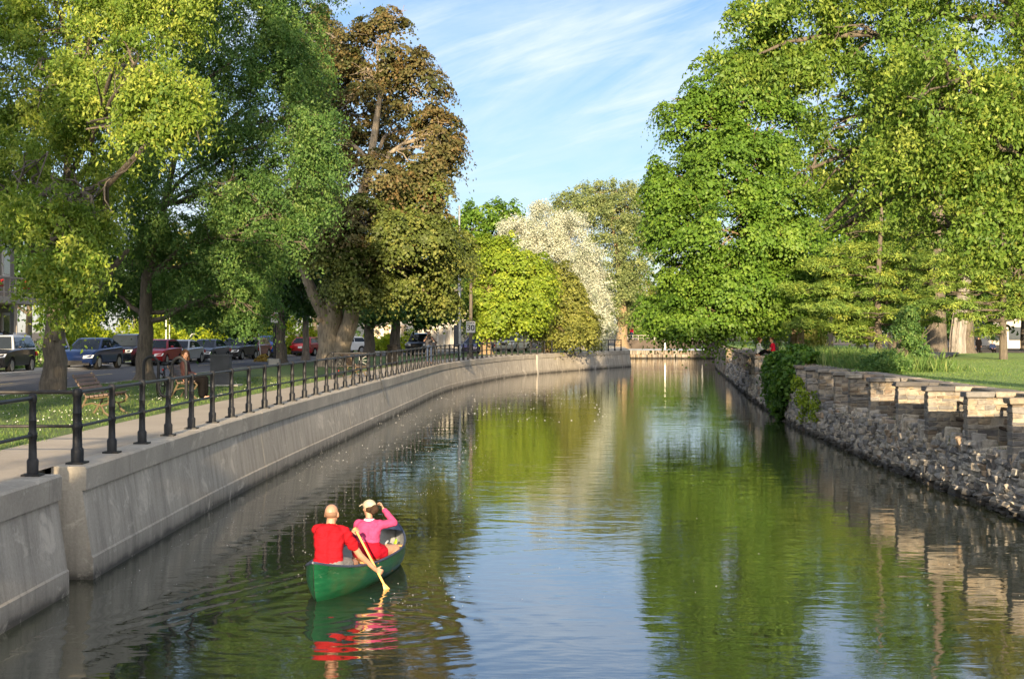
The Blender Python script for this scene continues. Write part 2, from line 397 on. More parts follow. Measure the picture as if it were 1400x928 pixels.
# ------------------------------------------------------------------ trees
def unit(a): return a / (np.linalg.norm(a, axis=-1, keepdims=True) + 1e-9)
def crown_arrays(lobes, nclump, nleaf, size, ratio=.5, cr=.5, flat=.35, droop=.5, up=.55, outb=.75, jit=.6, shell=.55, hang=.3, seed=1, fill=.0, fold=.18, gap=-.35, gapw=2.4, dome=.0, tl=.14, tcl=.16):
    r = np.random.default_rng(seed)
    C = np.array([l[0] for l in lobes], float); R = np.array([l[1] for l in lobes], float)
    W = np.array([(l[2] if len(l) > 2 else 1.0) for l in lobes]) * (R[:, 0]*R[:, 1]*R[:, 2])**(2/3)
    li = r.choice(len(lobes), nclump, p=W/W.sum())
    d = unit(r.normal(size=(nclump, 3)))
    rad = (shell**3 + r.random(nclump)*(1-shell**3))**(1/3)
    rad *= 1 + .10*np.sin(d[:, 0]*5+li) + .08*np.sin(d[:, 2]*7+li*2) + .10*r.normal(size=nclump)
    P = C[li] + d*R[li]*rad[:, None]
    # thin out clumps that are deep inside another lobe
    deep = np.zeros(nclump, bool)
    for k in range(len(lobes)):
        q = np.linalg.norm((P-C[k])/R[k], axis=1); deep |= (q < .55) & (li != k)
    g3 = sum(np.sin(P @ (unit(r.normal(size=3))*2*PI/(gapw*r.uniform(.7, 1.5))) + r.uniform(0, 6.3)) for _ in range(6)) / 2.45
    keep = (~deep | (r.random(nclump) < .18 + fill)) & (g3 > gap + .25*r.normal(size=nclump)); P, d, li = P[keep], d[keep], li[keep]; n = len(P)
    out = unit(d/R[li])
    k = nleaf; sc = r.uniform(.65, 1.35, n)
    gx, gy, gz = r.normal(size=(3, n, k))*.5
    s_ = sc[:, None]*cr
    off = np.stack([gx*s_, gy*s_, gz*s_*flat - droop*(gx**2+gy**2)*s_], -1)
    oh = out.copy(); oh[:, 2] = 0
    off[..., 2] -= hang*np.einsum('nkj,nj->nk', off*np.array([1, 1, 0]), oh)
    pos = (P[:, None, :] + off).reshape(-1, 3); m = len(pos)
    outm = np.repeat(out, k, 0)
    dm_ = np.stack([gx, gy, np.zeros_like(gx)], -1).reshape(-1, 3)*dome
    nv = unit(np.array([0, 0, 1.0])*up + outm*outb + dm_ + r.normal(size=(m, 3))*jit)
    dv = unit(np.cross(nv, unit(r.normal(size=(m, 3)))) - np.array([0, 0, 1.0])*hang*.8)
    wv = unit(np.cross(nv, dv)); nv = np.cross(dv, wv)
    L = size*r.uniform(.6, 1.3, m)[:, None]
    A = pos - dv*L*.5; B = pos + dv*L*.5
    S = wv*L*ratio*.5; U = nv*L*fold*.5; mid = pos - dv*L*.06
    V = np.stack([A, mid+S+U, B, mid-S+U], 1).reshape(-1, 3)
    tint = np.clip(.5 + np.repeat(r.normal(size=n)*tcl, k) + r.normal(size=m)*tl, 0, 1)
    return V, np.repeat(tint, 4), P, li
def crown_obj(name, mat, parent, off, lobes, **kw):
    V, t, P, li = crown_arrays(lobes, **kw)
    Q = np.arange(len(V), dtype=np.int32).reshape(-1, 4)
    return link(name, fast_mesh(name, V - np.asarray(off), Q, t), mat, parent), P, li
def curve3(a, b, bend, n=7):
    a, b = np.asarray(a, float), np.asarray(b, float); t = np.linspace(0, 1, n)[:, None]
    return a*(1-t) + b*t + np.asarray(bend)*(4*t*(1-t))
def wiggle(P, amp, r):
    P = P.copy(); P[1:-1] += r.normal(size=(len(P)-2, 3))*amp; return P
def trunk_mb(base, forks, lobes, r0, seed, limb=.32, twigs=7, flare=1.5, mb=None, lean=None):
    """base point, list of fork points up the stem; limbs run to the lobe centres"""
    r = np.random.default_rng(seed); mb = mb or MB(); base = np.asarray(base, float)
    forks = [np.asarray(f, float) for f in forks]
    path = [base - np.array([0, 0, .25]), base + np.array([0, 0, .02]), base + (forks[0]-base)*.12] + [base + (forks[0]-base)*q for q in (.35, .6, .82)] + forks
    n = len(path); rr = [r0*flare*1.15, r0*flare, r0*1.12, r0, r0*.93, r0*.88, r0*.85] + [r0*.85*(1 - .75*(i+1)/max(1, len(forks)-1)) for i in range(len(forks)-1)]
    path = np.array(path); path[3:6] += r.normal(size=(3, 3))*r0*.10
    mb.tube(path, rr, 14)
    H = forks[-1][2] - base[2]
    for l in lobes:
        c, rad = np.asarray(l[0], float), np.asarray(l[1], float)
        cand = [f for f in forks if f[2] < c[2] + .3*rad[2]] or [forks[0]]
        f = cand[min(range(len(cand)), key=lambda i: np.linalg.norm(cand[i]-c))] 
        fi = [i for i, g in enumerate(forks) if g is f][0]; rl = r0*limb*(1 - .5*fi/max(1, len(forks)))
        D = np.linalg.norm(c-f)
        P = wiggle(curve3(f, c, (0, 0, D*.10), 8), D*.025, r)
        mb.tube(P, np.linspace(rl, rl*.30, 8), 7)
        for k in range(twigs):
            st = P[r.integers(3, 8)]; e = c + unit(r.normal(size=3))*rad*r.uniform(.55, .98)
            Q = wiggle(curve3(st, e, (0, 0, np.linalg.norm(e-st)*r.uniform(-.02, .16)), 6), np.linalg.norm(e-st)*.045, r)
            mb.tube(Q, np.linspace(rl*.30, .012, 6), 5, cap=False)
            for q in range(2):
                a = Q[r.integers(2, 5)]; b_ = a + unit(r.normal(size=3) + np.array([0, 0, .2]))*rad.mean()*r.uniform(.25, .5)
                mb.tube(wiggle(curve3(a, b_, (0, 0, .05), 4), .04, r), np.linspace(rl*.13, .008, 4), 4, cap=False)
    return mb
def lob(px, py, rx, ry, Y, dY=0, dep=1.0, w=1.0):
    Yd = Y + dY; s = Yd / F
    return (at(px, py, Yd), np.array([rx*s, max(rx, ry)*s*dep, ry*s]), w)
def tree(name, label, base, forks, lobes, r0, bark, leaf, seed, group=None, limb=.32, twigs=7, cat='tree', flare=1.5, **kw):
    t = thing(name, label, cat, base, 0, group); base = np.asarray(base, float)
    trunk_mb(base, forks, lobes, r0, seed, limb, twigs, flare).build('trunk', M[bark], t, smooth=60, off=base)
    crown_obj('crown', M[leaf], t, base, lobes, seed=seed, **kw)
    return t

DENS = 1.0
# -- silver maple nearest on the left bank: bright drooping sprays reach towards the viewer
Y = 49.6; b1 = at(72, 0, Y); b1[2] = ZP
L1 = [lob(*a[:4], Y, *a[4:]) for a in [(20,120,120,150,-1),(-110,200,150,190,0),(120,50,120,90,-2),(215,140,66,58,-13.0,.8,1.5),(185,90,60,50,-12.0,.8),(70,330,70,75,-13.0,.8,1.3),(20,290,45,45,-12,.8),(92,395,32,50,-13.5,.8,1.3),
    (230,10,90,60,-3),(50,-130,230,130,0),(230,-110,150,100,-2),(110,220,70,80,-4),(10,260,80,80,-7,.8),(130,300,40,35,-12.0,.8),(255,180,38,30,-13.5,.8,1.5),(100,120,70,60,-6,.8,1.2)]]
tree('silver_maple', 'big silver maple on the left bank, its bright yellow green sprays hanging nearest the viewer', b1, [at(75,462,Y), at(80,400,Y), at(90,300,Y+.5), at(95,150,Y)], L1, .38, 'bark_dark', 'bright_maple_leaf', 21,
     limb=.36, twigs=8, flare=1.08, nclump=7600, nleaf=66, size=.12, ratio=.45, cr=.36, flat=.5, droop=.6, up=.35, outb=.75, gap=-.2, gapw=2.0, jit=.75, hang=.75, shell=.5, tl=.10, tcl=.18)
o_ = [o for o in COL.objects if o.name == 'silver_maple'][0]; lm = MB(); lm.tube(wiggle(np.array([at(72,462,49.4), at(84,440,49.3), at(104,418,49.2), at(130,396,49.0), at(152,372,48.6), at(176,340,48.2)]), .04, rng), [.26,.22,.18,.15,.12,.06], 10); lm.build('limb', M['bark_dark'], o_, smooth=60, off=b1)
# -- second maple, in the shade of the first
Y = 61; b2 = at(198, 0, Y); b2[2] = ZP
L2_ = [lob(*a[:4], Y, *a[4:]) for a in [(250,250,110,100,0),(380,165,85,110,0),(305,360,85,72,-1),(200,370,75,60,2),(345,420,34,36,-2),(415,235,62,85,-1),(400,60,55,75,2),(300,60,120,110,0),(170,290,80,100,0),(310,-90,170,120,0),
    (130,395,55,40,2),(440,190,42,40,-2),(400,330,30,45,-3),(280,420,50,22,0),(425,110,40,50,1),(360,280,60,60,-3)]]
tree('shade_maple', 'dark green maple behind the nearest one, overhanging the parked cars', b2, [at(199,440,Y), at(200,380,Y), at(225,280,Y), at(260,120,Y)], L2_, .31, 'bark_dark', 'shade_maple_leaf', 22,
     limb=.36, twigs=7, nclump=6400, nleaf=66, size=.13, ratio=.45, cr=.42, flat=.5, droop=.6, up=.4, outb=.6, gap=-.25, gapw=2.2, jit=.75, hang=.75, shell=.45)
# -- dark maples along the lawn, trunks beside the poles
Y = 90; b3 = at(384, 0, Y); b3[2] = ZP
L3 = [lob(*a[:4], Y, *a[4:]) for a in [(360,390,45,52,0),(320,415,55,38,2),(400,340,55,60,3),(428,400,34,30,5),(370,300,70,50,2)]]
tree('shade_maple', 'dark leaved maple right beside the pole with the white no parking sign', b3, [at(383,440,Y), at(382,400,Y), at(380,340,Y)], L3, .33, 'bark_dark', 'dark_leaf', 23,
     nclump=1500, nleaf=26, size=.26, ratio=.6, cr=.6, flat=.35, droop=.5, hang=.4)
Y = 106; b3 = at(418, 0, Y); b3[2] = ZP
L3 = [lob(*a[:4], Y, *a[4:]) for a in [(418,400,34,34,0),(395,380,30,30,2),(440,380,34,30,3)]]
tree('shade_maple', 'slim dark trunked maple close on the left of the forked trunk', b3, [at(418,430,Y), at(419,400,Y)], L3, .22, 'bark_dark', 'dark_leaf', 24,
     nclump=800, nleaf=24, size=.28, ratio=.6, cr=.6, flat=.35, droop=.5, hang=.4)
# -- the big forked Norway maple with bronze leaves
Y = 84; b4 = at(449, 0, Y); b4[2] = ZP
L4 = [lob(*a[:4], Y, *a[4:]) for a in [(515,62,52,48,0),(572,125,48,55,0),(592,200,36,55,0),(570,265,50,48,0),(478,130,48,70,3),(455,180,40,60,3),(505,245,55,45,-3,1,.8),(448,110,40,55,4),(500,310,85,42,-3),(590,335,48,40,0),(450,335,62,40,-3),(545,365,85,40,-1),
    (615,345,34,34,2),(430,290,50,55,3),(595,400,40,22,1),(490,385,60,24,-3),(545,180,40,50,4,1,.5),(560,320,60,40,-4),(540,25,30,22,0),(610,180,22,40,0),(500,90,45,40,0),(430,40,40,36,6)]]
t4 = thing('norway_maple', 'tall bronze leaved maple with a thick trunk that forks low over the lawn', 'tree', b4)
mb = trunk_mb(b4, [at(455,420,Y), at(462,385,Y), at(480,320,Y), at(505,230,Y), at(520,130,Y)], L4, .62, 25, .33, 8, 1.25)
mb.tube(wiggle(np.array([b4 + [.45,-.1,-.2], at(466,470,Y-.1), at(478,440,Y-.2), at(484,410,Y-.3), at(490,385,Y-.3), at(520,330,Y), at(545,280,Y)]), .06, rng), [.60, .50, .42, .36, .30, .2, .1], 12)
mb.tube(wiggle(np.array([at(450,440,Y-.1), at(432,405,Y-.2), at(420,385,Y-.2), at(405,350,Y), at(390,300,Y)]), .06, rng), [.42, .32, .26, .2, .1], 12)
mb.tube(wiggle(np.array([at(452,420,Y-.4), at(470,404,Y-.5), at(486,394,Y-.5), at(496,388,Y-.4)]), .03, rng), [.28, .22, .2, .2], 10)
mb.ell(at(436,437,Y-.60), (.16,.06,.17), 10, 6)
mb.build('trunk', M['bark_tan'], t4, smooth=60, off=b4)
for lo_, lm_, n_, sd_ in (([l for l in L4 if l[0][2] > 8.3], 'norway_leaf', 2100, 25), ([l for l in L4 if l[0][2] <= 11.0], 'norway_green_leaf', 2100, 26)): crown_obj('crown', M[lm_], t4, b4, lo_, seed=sd_, nclump=n_, nleaf=88, size=.155, ratio=.85, cr=.55, flat=.17, droop=.72, up=.55, outb=.65, jit=.38, gap=-.16, gapw=2.6, dome=.8, tl=.12, tcl=.23, hang=.45, shell=.6)
# -- trees of the lawn further on, in the shade
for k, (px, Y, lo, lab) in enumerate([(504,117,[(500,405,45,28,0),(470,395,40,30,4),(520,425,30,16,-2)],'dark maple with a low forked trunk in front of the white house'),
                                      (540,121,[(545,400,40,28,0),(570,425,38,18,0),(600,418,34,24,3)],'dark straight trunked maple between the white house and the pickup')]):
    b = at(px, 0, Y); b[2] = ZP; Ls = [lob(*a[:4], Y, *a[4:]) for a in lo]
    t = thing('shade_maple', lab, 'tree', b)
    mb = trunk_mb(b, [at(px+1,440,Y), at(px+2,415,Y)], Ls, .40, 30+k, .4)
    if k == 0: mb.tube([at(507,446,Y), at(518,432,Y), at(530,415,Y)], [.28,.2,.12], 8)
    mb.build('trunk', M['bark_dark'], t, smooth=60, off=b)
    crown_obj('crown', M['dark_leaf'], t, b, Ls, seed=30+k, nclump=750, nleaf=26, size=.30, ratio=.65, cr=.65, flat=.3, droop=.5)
# -- middle distance, left of the bend
def mid(name, label, px, Y, lo, r0, bark, leaf, seed, fk, z=ZP, group=None, **kw):
    b = at(px, 0, Y); b[2] = z; Ls = [lob(*a[:4], Y, *a[4:]) for a in lo]
    return tree(name, label, b, [at(x, y, Y) for x, y in fk], Ls, r0, bark, leaf, seed, group, **kw)
mid('linden_tree', 'bright green tree behind the speed limit sign with bare twigs on its left', 665, 128, [(695,365,48,46,0),(662,405,36,40,0),(722,400,42,48,1),(690,428,55,30,0),(652,345,22,26,1),(735,375,25,35,1),(675,340,30,22,1)], .42, 'bark_warm', 'linden_leaf', 41, [(664,440),(668,400),(680,360)],
    nclump=1700, nleaf=52, size=.21, ratio=.8, cr=.6, flat=.2, droop=.7, hang=.4, jit=.4, dome=.7, tl=.1)
mid('norway_maple', 'round olive green maple at the promenade with its lowest boughs over the railing', 748, 138, [(762,400,38,38,0),(748,432,45,28,0),(785,428,26,34,0),(756,376,22,20,0),(775,455,30,16,-3),(735,405,26,34,1),(800,445,18,26,-1)], .38, 'bark_warm', 'olive_leaf', 42, [(748,450),(752,410),(760,370)],
    nclump=1700, nleaf=52, size=.21, ratio=.8, cr=.6, flat=.18, droop=.7, hang=.4, jit=.4, dome=.7, tl=.1)
mid('white_poplar', 'pale silvery white tree in the middle of the far left bank', 800, 160, [(742,308,40,24,0),(782,340,34,48,0),(812,395,24,44,0),(822,445,22,26,-3),(705,312,26,12,0),(760,320,34,30,0),(800,360,26,40,0),(806,425,20,38,0),(815,470,16,10,-5),(740,290,20,14,0),(755,345,40,36,0),(775,380,36,40,-1),(725,335,26,22,0),(790,430,24,30,-1)], .45, 'bark_pale', 'pale_leaf', 43, [(800,440),(795,400),(775,340)],
    nclump=2500, nleaf=60, size=.19, ratio=.5, cr=.62, flat=.7, droop=.4, hang=.5, up=.3, jit=.9, gap=-.32, gapw=3.0, tcl=.24, shell=.5)
mid('cottonwood', 'tall loose crowned tree rising behind the pale white tree', 850, 190, [(800,285,48,28,0),(845,285,40,28,0),(865,340,32,52,0),(850,405,38,44,0),(775,280,22,22,0),(820,262,30,18,0),(835,350,40,50,0),(880,310,20,34,0),(858,270,22,20,0),(830,430,40,36,3)], .6, 'bark_warm', 'cottonwood_leaf', 44, [(850,400),(845,350),(835,300)],
    nclump=1900, nleaf=46, size=.30, ratio=.5, cr=.75, flat=.6, droop=.4, hang=.5, up=.4, jit=.8)
mid('background_tree', 'round dark green treetop behind the linden, left of the pale tree', 672, 200, [(668,292,34,22,0),(700,296,18,18,0),(640,310,22,22,0),(680,320,40,30,0),(675,380,60,50,2),(650,288,16,12,0)], .5, 'bark_dark', 'green_maple_leaf', 45, [(672,400),(672,340)],
    nclump=1000, nleaf=24, size=.45, ratio=.6, cr=.8, flat=.4)
# -- right bank: the big round maple leaning over the water
Y = 84; b5 = at(1091, 0, Y); b5[2] = ZR
L5 = [lob(*a[:4], Y, *a[4:]) for a in [(1005,115,62,50,0),(962,175,55,55,0),(932,245,48,48,0),(1000,225,85,65,-1),(920,305,44,46,0),(990,315,88,55,-2),(1070,290,60,85,-1),(935,385,52,44,0),(1000,385,80,46,-2),(1070,385,45,45,-1),(925,432,40,28,-1),(958,462,26,18,-2),
    (1020,428,58,26,-1),(1060,175,55,65,0),(896,415,26,26,2),(1045,110,40,36,1),(905,255,26,24,0),(1100,420,26,26,0),(960,425,50,34,-3),(925,150,24,26,1)]]
tree('green_maple', 'broad bright green maple whose round crown leans far over the canal from the right bank', b5, [at(1089,425,Y), at(1080,380,Y), at(1060,300,Y), at(1030,200,Y)], L5, .36, 'bark_warm', 'green_maple_leaf', 51,
     nclump=3700, nleaf=105, size=.145, ratio=.9, cr=.58, flat=.14, droop=.75, up=.55, outb=.6, jit=.36, gap=-.32, gapw=2.6, dome=.8, tl=.11, tcl=.15, hang=.40, shell=.60, fill=.12, flare=1.25)
# -- right bank: silver maple whose trunk stands outside the picture
Y = 33; b6 = at(1560, 0, Y); b6[2] = ZR
L6 = [lob(*a[:4], Y, *a[4:]) for a in [(1045,62,48,30,0,1,1.3),(1100,28,80,46,0,1,1.3),(1205,55,100,72,0),(1150,165,62,50,1,1,.5),(1300,115,95,95,-3),(1370,205,80,85,-3,.8,1.2),(1260,220,80,70,-2),(1350,310,52,46,-3,.8,1.2),(1398,365,30,44,-3,.8,1.2),(1185,255,70,36,1,1,.4),(1110,230,45,40,1,1,.35),
    (1012,92,30,24,0,1,1.1),(1150,310,40,22,1,1,.15),(1290,-70,230,90,0),(1470,140,110,180,-2),(1030,20,40,26,0),(1265,310,46,24,0,1,.25),(1420,300,50,60,-3,.8),(1560,-40,160,150,0),(1240,140,60,60,-1),(975,75,12,8,0,1,.4),(1085,92,60,30,0,1,1.4),(1210,175,70,50,0,1,.7)]]
t6 = thing('silver_maple', 'silver maple reaching in from the right edge with big bright leaf sprays above the lawn', 'tree', b6)
mb = trunk_mb(b6, [at(1500,380,Y), at(1470,300,Y), at(1430,180,Y), at(1400,40,Y)], [l for l in L6 if l[0][0] > 410/F*Y], .45, 52, .30, 8, 1.4)
mb.tube(wiggle(np.array([at(1430,180,Y), at(1330,120,Y), at(1230,60,Y), at(1180,54,Y), at(1120,52,Y), at(1070,62,Y), at(1030,78,Y)]), .08, rng), [.15,.12,.10,.08,.06,.04,.02], 8)
mb.tube(wiggle(np.array([at(1470,300,Y), at(1350,120,Y+1), at(1250,165,Y+1), at(1200,185,Y+1), at(1185,230,Y+1), at(1165,270,Y+1), at(1120,310,Y+1)]), .06, rng), [.2,.16,.13,.11,.09,.06,.03], 8)
mb.build('trunk', M['bark_dark'], t6, smooth=60, off=b6)
crown_obj('crown', M['silver_maple_leaf'], t6, b6, L6, seed=52, nclump=5200, nleaf=58, size=.102, ratio=.5, cr=.28, flat=.5, droop=.6, up=.35, outb=.75, jit=.7, hang=.65, shell=.4, gap=-.1, gapw=1.5, tl=.09, tcl=.16)
# -- white pines on the right lawn
def pine(label, px, py, Y, r0, pads, seed, top, bark='bark_dark', group='white pines on the park lawn'):
    b = at(px, 0, Y); b[2] = ZR - .9*np.clip((Y-95)/50, 0, 1); r = np.random.default_rng(seed)
    t = thing('white_pine', label, 'tree', b, 0, group); mb = MB()
    hx = at(px, top, Y); P = np.array([b-[0,0,.2], b+[0,0,.1]] + [b + (hx-b)*q for q in (.15, .3, .5, .7, .85, 1)]); P[2:-1] += r.normal(size=(len(P)-3, 3))*.05
    mb.tube(P, [r0*1.35, r0*1.25, r0, r0*.9, r0*.75, r0*.5, r0*.3, .03], 12)
    Ls = []
    for (x, y, rx, ry, dy) in pads:
        ry *= .8
        l = lob(x, y, rx, ry, Y, dy, .9); Ls.append(l)
        zz = l[0][2] - .25; f = b + (hx-b)*np.clip((zz-b[2])/(hx[2]-b[2]), .05, .97)
        e = l[0] + np.array([0, 0, -l[1][2]*.6]); Q = wiggle(curve3(f, e, (0, 0, -.1), 7), .07, r); mb.tube(Q, np.linspace(r0*.25+.02, .03, 7), 6)
        for q in range(8):
            a = Q[r.integers(3, 7)]; d = unit(r.normal(size=3)*np.array([1,1,.12])); mb.tube(curve3(a, a + d*l[1]*.8, (0,0,.05), 4), np.linspace(.03, .008, 4), 4, cap=False)
    mb.build('trunk', M[bark], t, smooth=60, off=b)
    n = int(sum(l[1][0]*l[1][1] for l in Ls)*22)
    crown_obj('crown', M['pine_needle'], t, b, Ls, seed=seed, nclump=n, nleaf=100, size=.20, ratio=.24, cr=.34, flat=.38, droop=.3, up=.8, outb=.35, jit=.4, dome=.6, tl=.10, hang=.1, shell=.1, fold=.05)
    return t
pine('sunlit pine with flat yellow green layers between the round maple and the leafy shrub', 1201, 487, 78, .16, [(1120,392,48,10,0),(1130,418,55,9,-1),(1105,440,34,9,-1),(1160,370,50,12,1),(1180,400,60,10,0),(1215,378,50,11,0),(1200,425,62,9,-1.5),(1240,405,50,9,0),(1150,445,45,9,-1),(1225,350,55,12,1),(1170,340,50,12,1),(1250,435,42,8,-1),(1130,360,44,10,1),(1200,310,50,14,1),(1215,270,40,14,1),(1185,458,40,7,-1)], 61, 200, 'bark_dark')
pine('shaded pine with flat dark layers at the right, on a slim grey trunk', 1372, 490, 74, .16, [(1300,395,46,9,0),(1330,372,52,10,0),(1290,415,50,9,-1.5),(1350,410,48,9,0),(1380,390,48,10,0),(1310,352,52,11,1),(1370,350,55,11,0),(1385,425,36,9,0),(1340,430,40,8,-1),(1395,365,40,10,0),(1355,322,55,12,1),(1300,328,46,11,1),(1375,290,46,13,0),(1350,450,24,6,0)], 62, 180, 'bark')
pine('old pine with the stoutest dark grey trunk on the park lawn', 1281, 482, 92, .50, [(1250,380,60,12,1),(1290,360,60,12,0),(1320,385,55,10,1),(1265,335,60,12,2),(1310,310,60,14,1),(1235,415,50,9,2),(1330,415,50,9,2),(1280,280,50,14,1)], 63, 120, 'bark')
mid('park_maple', 'tall full crowned maple standing behind the pines', 1236, 104, [(1180,250,70,70,0),(1250,200,80,80,0),(1320,240,70,80,0),(1230,300,80,60,0),(1290,310,70,50,1),(1160,320,50,50,0),(1250,120,70,60,0),(1190,370,60,36,2),(1290,380,60,30,3)], .45, 'bark_dark', 'green_maple_leaf', 65, [(1238,420),(1240,360),(1245,280)], z=ZR, nclump=2600, nleaf=34, size=.26, ratio=.7, cr=.65, flat=.3, droop=.6)
mid('park_maple', 'tall full crowned maple at the right edge of the park', 1420, 98, [(1370,250,70,80,0),(1440,200,80,90,0),(1400,330,70,50,0),(1480,300,80,80,0),(1390,150,70,60,0),(1440,380,60,36,2)], .45, 'bark_dark', 'olive_leaf', 66, [(1420,420),(1420,340),(1415,260)], z=ZR, nclump=2300, nleaf=34, size=.26, ratio=.7, cr=.65, flat=.3, droop=.6)
# stripped trunk, leaning pair
Y = 92; b = at(1309, 0, Y); b[2] = ZR
t = thing('dead_tree', 'pale barkless tree trunk standing beside the stoutest pine', 'tree', b); mb = MB()
mb.tube([b-[0,0,.2], b+[0,0,.1], at(1309,460,Y), at(1313,430,Y), at(1320,380,Y), at(1324,300,Y)], [.48,.44,.40,.38,.36,.3], 16)
for a in range(9): mb.tube([b+[.38*math.cos(a*.7+3), .38*math.sin(a*.7+3), .05], at(1309,460,Y)+[.37*math.cos(a*.7+3), .37*math.sin(a*.7+3), 0], at(1315,415,Y)+[.36*math.cos(a*.7+3), .41*math.sin(a*.7+3), 0]], [.12,.09,.06], 6)
mb.build('trunk', M['bark_pale'], t, smooth=50, off=b)
b = at(1322, 0, Y+1.5); b[2] = ZR; t = thing('maple_trunk_tree', 'grey trunked tree touching the pale barkless trunk on its right', 'tree', b)
trunk_mb(b, [at(1323,440,Y+1.5), at(1326,400,Y+1.5)], [lob(1330,350,60,30,Y,3)], .42, 64).build('trunk', M['bark'], t, smooth=60, off=b)
crown_obj('crown', M['dark_leaf'], t, b, [lob(1330,350,60,30,Y,4), lob(1340,390,40,16,Y,4)], seed=64, nclump=500, nleaf=26, size=.25, ratio=.5)
# small young trees by the path
for k, (px, Y, lab, top) in enumerate([(1186, 84, 'thin young tree with a pale straight stem by the park path', 455), (1252, 80, 'small tree rising out of the leafy shrub on the lawn', 430), (1216, 118, 'slender far tree where the park path bends', 440)]):
    mid('young_tree', lab, px, Y, [(px, top-8, 16, 14, 0), (px+8, top-20, 14, 12, .5), (px-8, top+4, 11, 8, -.4)], [.06, .10, .09][k], 'bark_warm', ['linden_leaf', 'olive_leaf', 'dark_leaf'][k], 70+k, [(px, top+12), (px, top)], z=ZR, nclump=220, nleaf=22, size=.16, ratio=.6, cr=.35, flat=.4, twigs=4)
# weeping willows behind the seated couple
def willow(label, px, Y, w, hpx, top, mat, seed, z=ZR):
    b = at(px, 0, Y); b[2] = z; r = np.random.default_rng(seed); t = thing('weeping_willow', label, 'tree', b); s = Y/F
    tp = at(px, top+6, Y); mb = MB(); mb.tube([b-[0,0,.1], b+(tp-b)*.5, tp], [.16,.12,.06], 8); Vs = []; Ts = []
    for k in range(150):
        a = r.uniform(0, 2*PI); q = r.random()**.6; e = tp + np.array([math.cos(a)*w*s*q, math.sin(a)*w*s*q, (1-q*q)*14*s - 2*s])
        if k < 40: mb.tube(curve3(tp, e, (0, 0, .3), 5), np.linspace(.03, .008, 5), 4, cap=False)
        ln = r.uniform(.5, 1.0)*(e[2]-z)*.95; m = 34; u = r.random(m)
        p = e + np.stack([math.cos(a)*.25*u + r.normal(size=m)*.05, math.sin(a)*.25*u + r.normal(size=m)*.05, -ln*u], 1)
        d = unit(np.stack([r.normal(size=m)*.35, r.normal(size=m)*.35, -np.ones(m)], 1)); sd = unit(np.cross(d, r.normal(size=(m, 3))))
        Vs.append(np.stack([p-d*.12, p+sd*.028, p+d*.12, p-sd*.028], 1).reshape(-1, 3)); Ts.append(np.repeat(np.clip(.5+r.normal()*.2+r.normal(size=m)*.1, 0, 1), 4))
    mb.build('trunk', M['bark'], t, smooth=60, off=b); V = np.concatenate(Vs)
    link('crown', fast_mesh('crown', V-b, np.arange(len(V), dtype=np.int32).reshape(-1, 4), np.concatenate(Ts)), M[mat], t)
willow('bluish green weeping willow behind the couple on the stone wall', 1062, 100, 28, 60, 440, 'willow_leaf', 81)
willow('small yellow green weeping tree to the right of the leaning maple trunk', 1112, 92, 13, 50, 436, 'olive_leaf', 82)
# -- background trees: three kinds, copied
def bgtree(seed, leaf, label, base, H, Rr, group):
    r = np.random.default_rng(seed); base = np.array(base, float)
    Ls = [(base + np.array([r.normal()*Rr*.45, r.normal()*Rr*.45, H*(.32+.55*q)]), np.array([Rr, Rr, Rr*.8])*r.uniform(.45, .7)*(1.1-.45*q)) for q in np.linspace(0, 1, 8)]
    return tree('background_tree', label, base, [base+[0,0,H*.25], base+[0,0,H*.5]], Ls, .28, 'bark_dark', leaf, seed, group, twigs=3, nclump=750, nleaf=24, size=.42, ratio=.6, cr=.75, flat=.4)
BG = [bgtree(91, 'green_maple_leaf', '', (0,0,0), 12, 4.6, 'trees closing the view'), bgtree(92, 'dark_leaf', '', (0,0,0), 13, 5.0, 'trees closing the view'), bgtree(93, 'olive_leaf', '', (0,0,0), 11, 4.6, 'trees closing the view')]
spots = [(40,128,1,1.0,'left edge, beyond the parked cars and the house'),(120,150,0,1.0,'behind the bright hedge above the blue car'),(185,135,1,.9,'behind the hedge at the second maple trunk'),(250,155,2,1.0,'behind the hedge above the silver car'),(315,140,1,1.0,'behind the hedge above the black hatchback'),
         (375,160,0,1.0,'behind the hedge above the blue hatchback'),(430,150,1,1.0,'behind the red car and the forked trunk'),(478,190,0,.9,'left of and behind the white house'),(540,200,1,1.0,'right behind the white house'),(610,200,1,.9,'behind the house with the outside stairs'),(645,170,1,.7,'behind the thirty sign'),
         (705,165,1,.6,'in the gap under the linden'),(725,205,1,.8,'behind the railing where the bank bends'),(862,216,0,.75,'behind the dam at its left end'),(885,232,2,.8,'behind the dam, second from its left end'),(915,222,0,.8,'behind the middle of the dam'),(945,240,1,.9,'tallest dark one behind the dam'),(980,226,0,.9,'behind the right end of the dam'),(1015,215,1,.9,'behind the far end of the stone wall'),
         (1050,170,1,1.0,'beyond the bluish willow'),(1090,180,0,1.0,'behind the leaning maple trunk'),(1135,150,1,1.1,'far back behind the sunlit pine'),(1175,170,0,1.1,'far back above the park path bend'),(1225,155,1,1.2,'far back left of the stoutest pine'),(1270,180,0,1.2,'far back behind the stoutest pine'),(1345,190,2,.9,'far back above the walkers'),(1400,170,1,1.2,'far back at the right edge'),(1450,150,1,1.2,'outside right edge of the lawn')]
used = set()
for i, (px, Y, k, sc, where) in enumerate(spots):
    o = BG[k]
    if k in used: o = copy_tree(o)
    used.add(k); p = at(px, 0, Y); o.location = (p[0], p[1], 1.4 if px < 880 else 1.2); o.rotation_euler = (0, 0, i*1.7); o.scale = (sc, sc, sc*(1+.12*math.sin(i*2.3)))
    o['label'] = ['bright green', 'dark green', 'olive green'][k] + ' background tree ' + where
